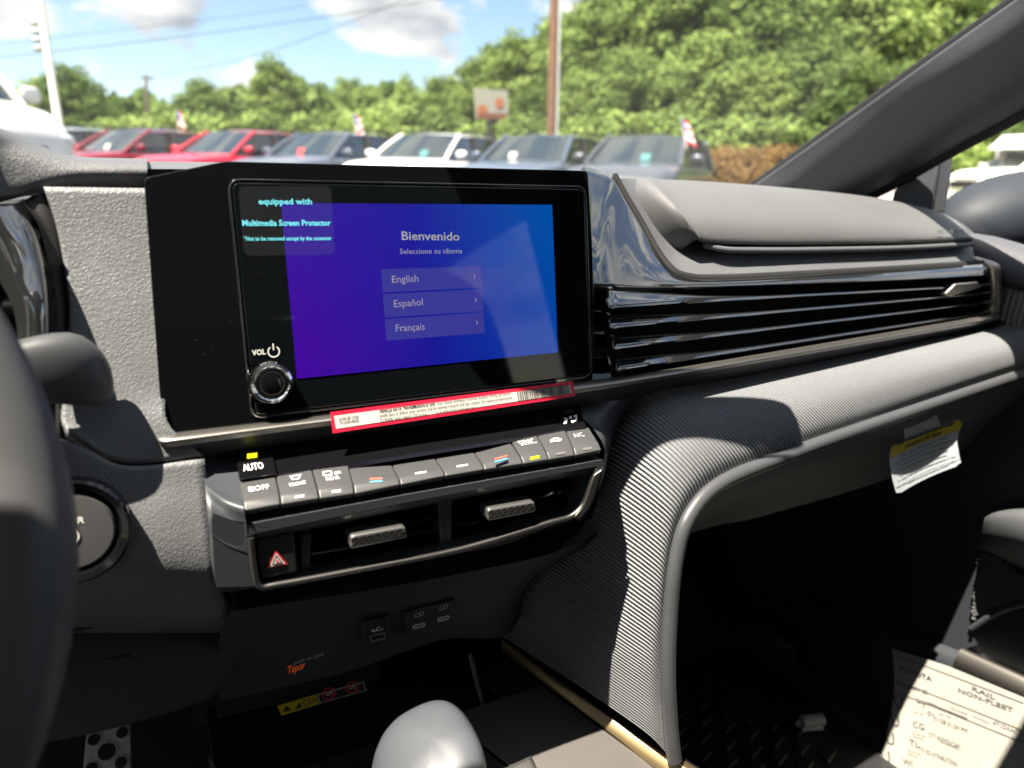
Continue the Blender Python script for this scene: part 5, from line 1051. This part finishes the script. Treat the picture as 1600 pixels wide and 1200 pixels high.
vb = [[V((x, y, z)) for x in (-2.6, -.2, .35)] for y, z in ((-.9, 1.0), (-.95, 1.9), (-.8, 2.25), (0, 2.32), (.8, 2.25), (.95, 1.9), (.9, 1.0))]
bo = loft('cargo_body', vb, 'paint_white', None, 10, 20, ang=50); bo.parent = v_o
vb2 = mk('cab_roof', [(.35, -.85, 2.25), (.35, .85, 2.25), (1.0, .7, 1.75), (1.0, -.7, 1.75), (.30, -.85, 1.7), (.30, .85, 1.7)], [(0, 1, 2, 3), (0, 3, 4), (1, 5, 2), (2, 5, 4, 3), (0, 4, 5, 1)], 'paint_white', None, bev=.03); vb2.parent = v_o

# ---- flags clipped to car windows
for px, py, dep, lab_, lean in ((284, 188, 17.4, 'small striped flag above the maroon car', 5), (562, 194, 15.4, 'small striped flag above the slate blue car', 6), (1076, 200, 12.0, 'small striped flag at the side window of the grey SUV', 9)):
    o_ = Pd(px-3, py+32, dep/1.0/np.dot(V((0, 0, 0))+_f, _f)); t_ = Pd(px-3-lean, py-16, dep)
    fg = thing('window_flag', lab_, 'flag', o_, 'flags on the parked cars')
    tube('flag_staff', [o_, t_], .008, 'pole_white', fg, seg=6)
    dn = (o_-t_)/np.linalg.norm(o_-t_); sd_ = V((r2[0], r2[1], -.5)); sd_ /= np.linalg.norm(sd_); Lf, Hf = .17, .40
    W3 = lambda a, b: t_+dn*(b*Hf)+sd_*(a*Lf)*(.8+.5*b)+V((f2[0], f2[1], 0))*.03*math.sin(a*5)
    for k in range(7):
        vs_ = []
        for i in range(7): a = i/6; vs_ += [W3(a, k/7), W3(a, (k+1)/7)]
        mk('flag_stripe', vs_, [(2*i, 2*i+1, 2*i+3, 2*i+2) for i in range(6)], 'flag_red' if k % 2 == 0 else 'flag_white', fg)
    vs_ = []
    for i in range(4): a = i/6*.8; vs_ += [W3(a, -.01)-V((f2[0], f2[1], 0))*.012, W3(a, .52)-V((f2[0], f2[1], 0))*.012]
    mk('flag_canton', vs_, [(2*i, 2*i+1, 2*i+3, 2*i+2) for i in range(3)], 'flag_blue', fg)

# ---- poles, wires, sign
def vert(px, py_top, dep, above=0.): p = Pd(px, py_top, dep); g = gz(p[0], p[1]); return p, V((p[0], p[1], g))
lp_, _ = vert(62, 0, 24.); base = Pd(94, 205, 24.); ex = lp_+(lp_-base)*.35; ft = base+(base-lp_)*.8
pl_ = thing('light_pole', 'tall white light pole left of the windshield with a camera bracket', 'light pole', (ft[0], ft[1], GZ))
tube('pole', [V((ft[0], ft[1], GZ)), base, lp_, ex], [.17, .12, .10], 'pole_white', pl_, n=12)
for k, (x, y) in enumerate(((55, 36), (57, 50), (58, 63), (60, 76))): c = Pd(x, y, 24.); superell('camera_bracket', c, ((1, 0, 0), (0, 1, 0), (0, 0, 1)), (.16, .12, .09), .8, 'pole_grey', pl_, 14, 8)
tp_ = Pd(866, 0, 18.5); b2 = Pd(861, 210, 18.5); ft = b2+(b2-tp_)*.4; ex = tp_+(tp_-b2)*.5
wp = thing('utility_pole', 'thick brown wooden utility pole behind the parked cars', 'utility pole', (ft[0], ft[1], gz(ft[0], ft[1])))
tube('pole', [V((ft[0], ft[1], gz(ft[0], ft[1])-.1)), b2, tp_, ex], [.125, .115, .105], 'pole_wood', wp, n=12)
tube('conduit', [p+V((r2[0], r2[1], 0))*.15-V((f2[0], f2[1], 0))*.02 for p in (ft, b2, tp_, ex)], .032, 'pole_grey', wp, n=10, seg=8)
for px, y0, y1, dep, lab_ in ((228, 117, 200, 58, 'thin dark utility pole beyond the maroon car'), (896, 150, 215, 45, 'short thin brown pole among the trees right of the thick pole')):
    a = Pd(px, y0, dep); b = Pd(px+3 if px < 500 else px, y1, dep); g = gz(b[0], b[1]); o_ = thing('utility_pole', lab_, 'utility pole', (b[0], b[1], g))
    tube('pole', [V((b[0], b[1], g-.2)), b, a], [.17, .14, .12], 'bark' if px < 500 else 'pole_wood', o_, n=6, seg=8)
    if px < 500: c = a+(b-a)*.06; tube('crossarm', [c-V((r2[0], r2[1], 0))*.5, c+V((r2[0], r2[1], 0))*.6], .07, 'bark', o_, seg=6)
def wire(lab_, pts, r=.018):
    P = [Pd(*p) for p in pts]; m_ = (P[0]+P[-1])/2; o = tube('power_line', P, r, 'wire', None, n=24, seg=6); tag(o, lab_, 'power line', 'overhead lines')
wire('lower overhead line rising from the left edge of the sky', [(-60, 96, 30), (300, 55, 30), (640, 6, 30), (900, -40, 30)])
wire('upper overhead line across the left sky', [(-60, 76, 32), (200, 45, 32), (420, 18, 32), (640, -22, 32)], .013)
wire('overhead line running up from the thin dark utility pole', [(228, 122, 58), (380, 92, 45), (520, 45, 36), (700, -30, 28)], .017)
sg_ = thing('roadside_sign', 'faded white roadside sign with orange picture among the trees', 'sign', Pd(768, 208, 33))
SP = Plane(Pd(768, 165, 33), (r2[0], r2[1], 0), (0, 0, 1))
prism('sign_board', SP, SP.out([(740, 137), (793, 142), (795, 188), (743, 186)]), 0, -.15, 'sign_white', sg_)
prism('sign_picture', SP, rpoly(SP.out([(745, 165), (760, 163), (762, 180), (747, 182)]), .2), .03, .005, 'sign_orange', sg_); prism('sign_picture', SP, rpoly(SP.out([(772, 155), (786, 152), (788, 168), (775, 170)]), .2), .03, .005, 'sign_orange', sg_)
prism('sign_band', SP, SP.out([(746, 176), (793, 177), (794, 187), (746, 185)]), .04, .005, 'sign_brown', sg_)
b3 = Pd(768, 186, 33); tube('sign_post', [b3, V((b3[0], b3[1], gz(b3[0], b3[1])))], .25, 'car_dark', sg_, seg=8)

# ---- trees
def crown_mesh(name, h, rad, seed, nb=90, per_b=60, ls=.34, zc=.62, sq=.8):
    g = np.random.default_rng(seed); vs_ = []
    cs, rs_ = [], []
    for k in range(nb):
        d = g.normal(size=3); d /= np.linalg.norm(d); rr_ = g.uniform(.35, 1.)**.6
        c = d*rr_*np.array([rad, rad, h*.5*sq])*np.array([1, 1, 1]); c[2] += h*zc
        taper = 1-.45*max(0, (c[2]-h*zc)/(h*.5*sq)); c[:2] *= taper
        cs.append(c); rs_.append(g.uniform(.10, .22)*rad+.25)
    for c, r_ in zip(cs, rs_):
        d = g.normal(size=(per_b, 3)); d /= np.linalg.norm(d, axis=1)[:, None]; p = c+d*(g.uniform(.55, 1.05, (per_b, 1))*r_)*np.array([1.15, 1.15, .8])
        nrm = d+g.normal(size=(per_b, 3))*.55+np.array([0, 0, .35]); nrm /= np.linalg.norm(nrm, axis=1)[:, None]
        a = np.cross(nrm, g.normal(size=(per_b, 3))); a /= np.linalg.norm(a, axis=1)[:, None]; b = np.cross(nrm, a); s_ = g.uniform(.5, 1., (per_b, 1))*ls
        vs_.append(np.stack([p-a*s_, p-b*s_*.55, p+a*s_, p+b*s_*.55], axis=1).reshape(-1, 3))
    co = np.concatenate(vs_); nq = len(co)//4; me = bpy.data.meshes.new(name)
    me.vertices.add(len(co)); me.vertices.foreach_set('co', co.ravel()); me.loops.add(nq*4); me.loops.foreach_set('vertex_index', np.arange(nq*4)); me.polygons.add(nq); me.polygons.foreach_set('loop_start', np.arange(nq)*4); me.update(calc_edges=True)
    return me
def trunk_mesh(name, h, r_, seed):
    g = np.random.default_rng(seed); o = tube(name, [(0, 0, -.4), (.05, .02, h*.25), (g.uniform(-.2, .2), g.uniform(-.2, .2), h*.55), (g.uniform(-.3, .3), g.uniform(-.3, .3), h*.85)], [r_*1.3, r_, r_*.6, r_*.2], 'bark', None, n=10, seg=9); bm = bmesh.new(); bm.from_mesh(o.data)
    for k in range(6):
        t = g.uniform(0, 6.28); z0 = h*g.uniform(.3, .6); L_ = h*.22
        q = tube('limb', [(0, 0, z0), (math.cos(t)*L_*.5, math.sin(t)*L_*.5, z0+L_*.45), (math.cos(t)*L_, math.sin(t)*L_, z0+L_*.9)], [r_*.4, r_*.22, r_*.08], 'bark', None, n=5, seg=6); bm.from_mesh(q.data); me2 = q.data; bpy.data.objects.remove(q); bpy.data.meshes.remove(me2)
    me = bpy.data.meshes.new(name); bm.to_mesh(me); bm.free(); me.materials.append(M['bark']); smooth(me, 0); od = o.data; bpy.data.objects.remove(o); bpy.data.meshes.remove(od); return me
TV = []
for k, (h, rd, sq, zc) in enumerate(((14, 4.6, .82, .60), (15, 4.0, .86, .58), (12, 4.8, .85, .56), (13, 4.2, .9, .54))):
    c = crown_mesh('crown', h, rd, 20+k, 150, 100, .27, zc, sq); c.materials.append(M['leaf']); TV.append((c, trunk_mesh('trunk', h, .22, 40+k), h))
cb = crown_mesh('crown', 3., 2.2, 77, 60, 60, .20, .48, 1.0); cb.materials.append(M['leaf']); tb = trunk_mesh('stem', 2.4, .07, 78)
def tree(px, py_top, dep, k, lab_, group, name='leafy_tree', wid=1.):
    me, tm, h = TV[k % 4] if k >= 0 else (cb, tb, 3.0)
    p = Pd(px, py_top, dep); g = gz(p[0], p[1]); s_ = max(.3, (p[2]-g)/(h*1.03))
    t = thing(name, lab_, 'tree' if k >= 0 else 'bush', (p[0], p[1], g), group)
    t.rotation_euler = (0, 0, rng.uniform(0, 6.28)); t.scale = (s_*wid, s_*wid, s_)
    for nm, mm in (('trunk' if k >= 0 else 'stem', tm), ('crown', me)): o = bpy.data.objects.new(nm, mm); COL.objects.link(o); o.parent = t
ORD = ['leftmost', 'second', 'third', 'fourth', 'fifth', 'sixth', 'seventh', 'eighth', 'ninth', 'tenth', 'eleventh', 'twelfth', 'thirteenth', 'fourteenth', 'fifteenth', 'sixteenth', 'seventeenth', 'eighteenth', 'nineteenth', 'twentieth', 'twenty first', 'twenty second', 'twenty third']
def nth(i): return ORD[i]+('' if i == 0 else ' from left')
# left tree line
LT_ = [(60, 112, 52, 2, 1.0), (105, 95, 50, 0, 1.1), (150, 140, 54, 1, .9), (205, 158, 72, 3, 1.2), (255, 160, 74, 2, 1.1), (305, 115, 60, 2, 1.0), (350, 135, 70, 1, 1.1), (385, 128, 66, 0, .9), (425, 84, 56, 1, 1.15), (462, 128, 66, 3, 1.1), (500, 122, 70, 2, 1.0), (545, 115, 68, 0, 1.0), (590, 118, 66, 3, 1.0), (633, 113, 60, 1, .8), (690, 110, 58, 2, 1.0), (728, 128, 62, 0, .9)]
for i, (px, py, dp, k, wd) in enumerate(LT_): tree(px, py, dp, k, 'leafy green tree, '+nth(i)+' in the far tree line', 'tree line behind the parked cars', wid=wd)
# tall wood on the right
W1 = [(765, 62, 44, 0, .9), (805, 45, 42, 1, 1.), (850, 30, 44, 3, 1.), (900, 5, 42, 2, 1.), (950, -30, 40, 0, 1.), (1010, -60, 40, 1, 1.), (1075, -70, 38, 3, 1.), (1140, -90, 40, 0, 1.), (1210, -80, 38, 2, 1.), (1290, -100, 40, 1, 1.), (1370, -90, 40, 3, 1.), (1450, -100, 42, 0, 1.), (1540, -90, 42, 2, 1.), (1640, -90, 42, 1, 1.), (1760, -60, 44, 3, 1.)]
for i, (px, py, dp, k, wd) in enumerate(W1): tree(px, py, dp, k, 'tall tree, '+nth(i)+' in the back row of the right hand wood', 'tall wood on the right', 'wood_tree', wd*1.05)
W2 = [(790, 150, 38, 2, 1.), (850, 120, 36, 0, 1.), (915, 90, 35, 3, 1.), (980, 70, 34, 2, 1.05), (1050, 110, 33, 1, 1.2), (1120, 40, 33, 2, 1.1), (1190, 80, 32, 0, 1.2), (1260, 50, 33, 2, 1.15), (1340, 60, 34, 3, 1.2), (1430, 90, 36, 2, 1.2), (1530, 110, 36, 0, 1.2), (1630, 100, 38, 2, 1.2)]
for i, (px, py, dp, k, wd) in enumerate(W2): tree(px, py, dp, k, 'bright green tree, '+nth(i)+' at the front edge of the wood', 'front edge of the wood', 'edge_tree', wd)
# bushes
for i, (px, py, dp) in enumerate(sorted(((585, 175, 40), (640, 165, 42), (690, 185, 40), (760, 195, 36), (820, 185, 32), (910, 190, 30), (960, 180, 29), (1040, 180, 29), (1105, 185, 28), (1165, 190, 28), (1230, 190, 28), (1300, 205, 29), (1390, 205, 31), (1480, 200, 33), (1560, 195, 34), (170, 190, 44), (230, 185, 46), (290, 180, 46), (350, 185, 46), (420, 180, 46), (500, 180, 46), (540, 182, 44)))):
    tree(px, py, dp, -1, 'rounded green bush, '+nth(i)+' at the foot of the trees', 'bushes under the trees', 'green_bush', 1.25)
# tan hedge bank on the right
hv = []
for i in range(9):
    px = 1075+i*28; p = Pd(px, 236+2*math.sin(i*2.1), 23.0); g = gz(p[0], p[1]); hv.append((p, g))
hm = crown_mesh('hedge', 1.6, .95, 91, 70, 60, .085, .50, 1.1); 
me = bpy.data.meshes.new('tan_hedge'); bm = bmesh.new()
for p, g in hv:
    tmp = hm.copy(); tmp.transform(Matrix.Translation((p[0], p[1], g)) @ Matrix.Rotation(rng.uniform(0, 6), 4, 'Z') @ Matrix.Diagonal((1, 1, (p[2]-g)/1.65, 1))); bm.from_mesh(tmp); bpy.data.meshes.remove(tmp)
bm.to_mesh(me); bm.free(); ho = obj('tan_hedge', me, None); me.materials.append(M['leaf_dry']); tag(ho, 'low dry tan hedge between the grey SUV and the pillar', 'hedge')
# wooded hillside closing the view behind the tree line, too dense to count
vs_ = []; 
hill = crown_mesh('far_wood', 1, 1, 5, 2, 2, .1); bpy.data.meshes.remove(hill)
g = np.random.default_rng(12); P_ = []
for i in range(26000):
    px = g.uniform(-500, 2300); lim = np.interp(px, [-500, 0, 120, 300, 420, 560, 720, 800, 900, 1000, 2300], [150, 150, 150, 165, 135, 150, 145, 100, 40, -20, -60])
    dep = g.uniform(62, 86); py = lim+g.uniform(0, 1)**1.0*(270-lim)+10*math.sin(px*.05)+7*math.sin(px*.13+1)
    P_.append(Pd(px, py, dep))
P_ = V(P_); nn = len(P_); nrm = g.normal(size=(nn, 3))+np.r_[-_f[:2], .5]; nrm /= np.linalg.norm(nrm, axis=1)[:, None]; a = np.cross(nrm, g.normal(size=(nn, 3))); a /= np.linalg.norm(a, axis=1)[:, None]; b = np.cross(nrm, a); s_ = g.uniform(.5, 1.1, (nn, 1))*1.0
co = np.stack([P_-a*s_, P_-b*s_*.6, P_+a*s_, P_+b*s_*.6], axis=1).reshape(-1, 3); me = bpy.data.meshes.new('far_wood')
me.vertices.add(len(co)); me.vertices.foreach_set('co', co.ravel()); me.loops.add(nn*4); me.loops.foreach_set('vertex_index', np.arange(nn*4)); me.polygons.add(nn); me.polygons.foreach_set('loop_start', np.arange(nn)*4); me.update(calc_edges=True)
fw = obj('far_wood', me, 'leaf'); fw['kind'] = 'stuff'; fw['label'] = 'distant mass of green foliage behind the tree line'; fw['category'] = 'woodland'
# trees behind the car, seen in the screen
for i in range(7):
    a_ = R_(150+i*15)+YAW; t = thing('leafy_tree', 'leafy green tree standing behind the car', 'tree', (math.sin(a_)*16, math.cos(a_)*16, GZ), 'trees behind the car')
    for nm, mm in (('trunk', TV[i % 4][1]), ('crown', TV[i % 4][0])): o = bpy.data.objects.new(nm, mm); COL.objects.link(o); o.parent = t
    t.scale = (.6, .6, .55)
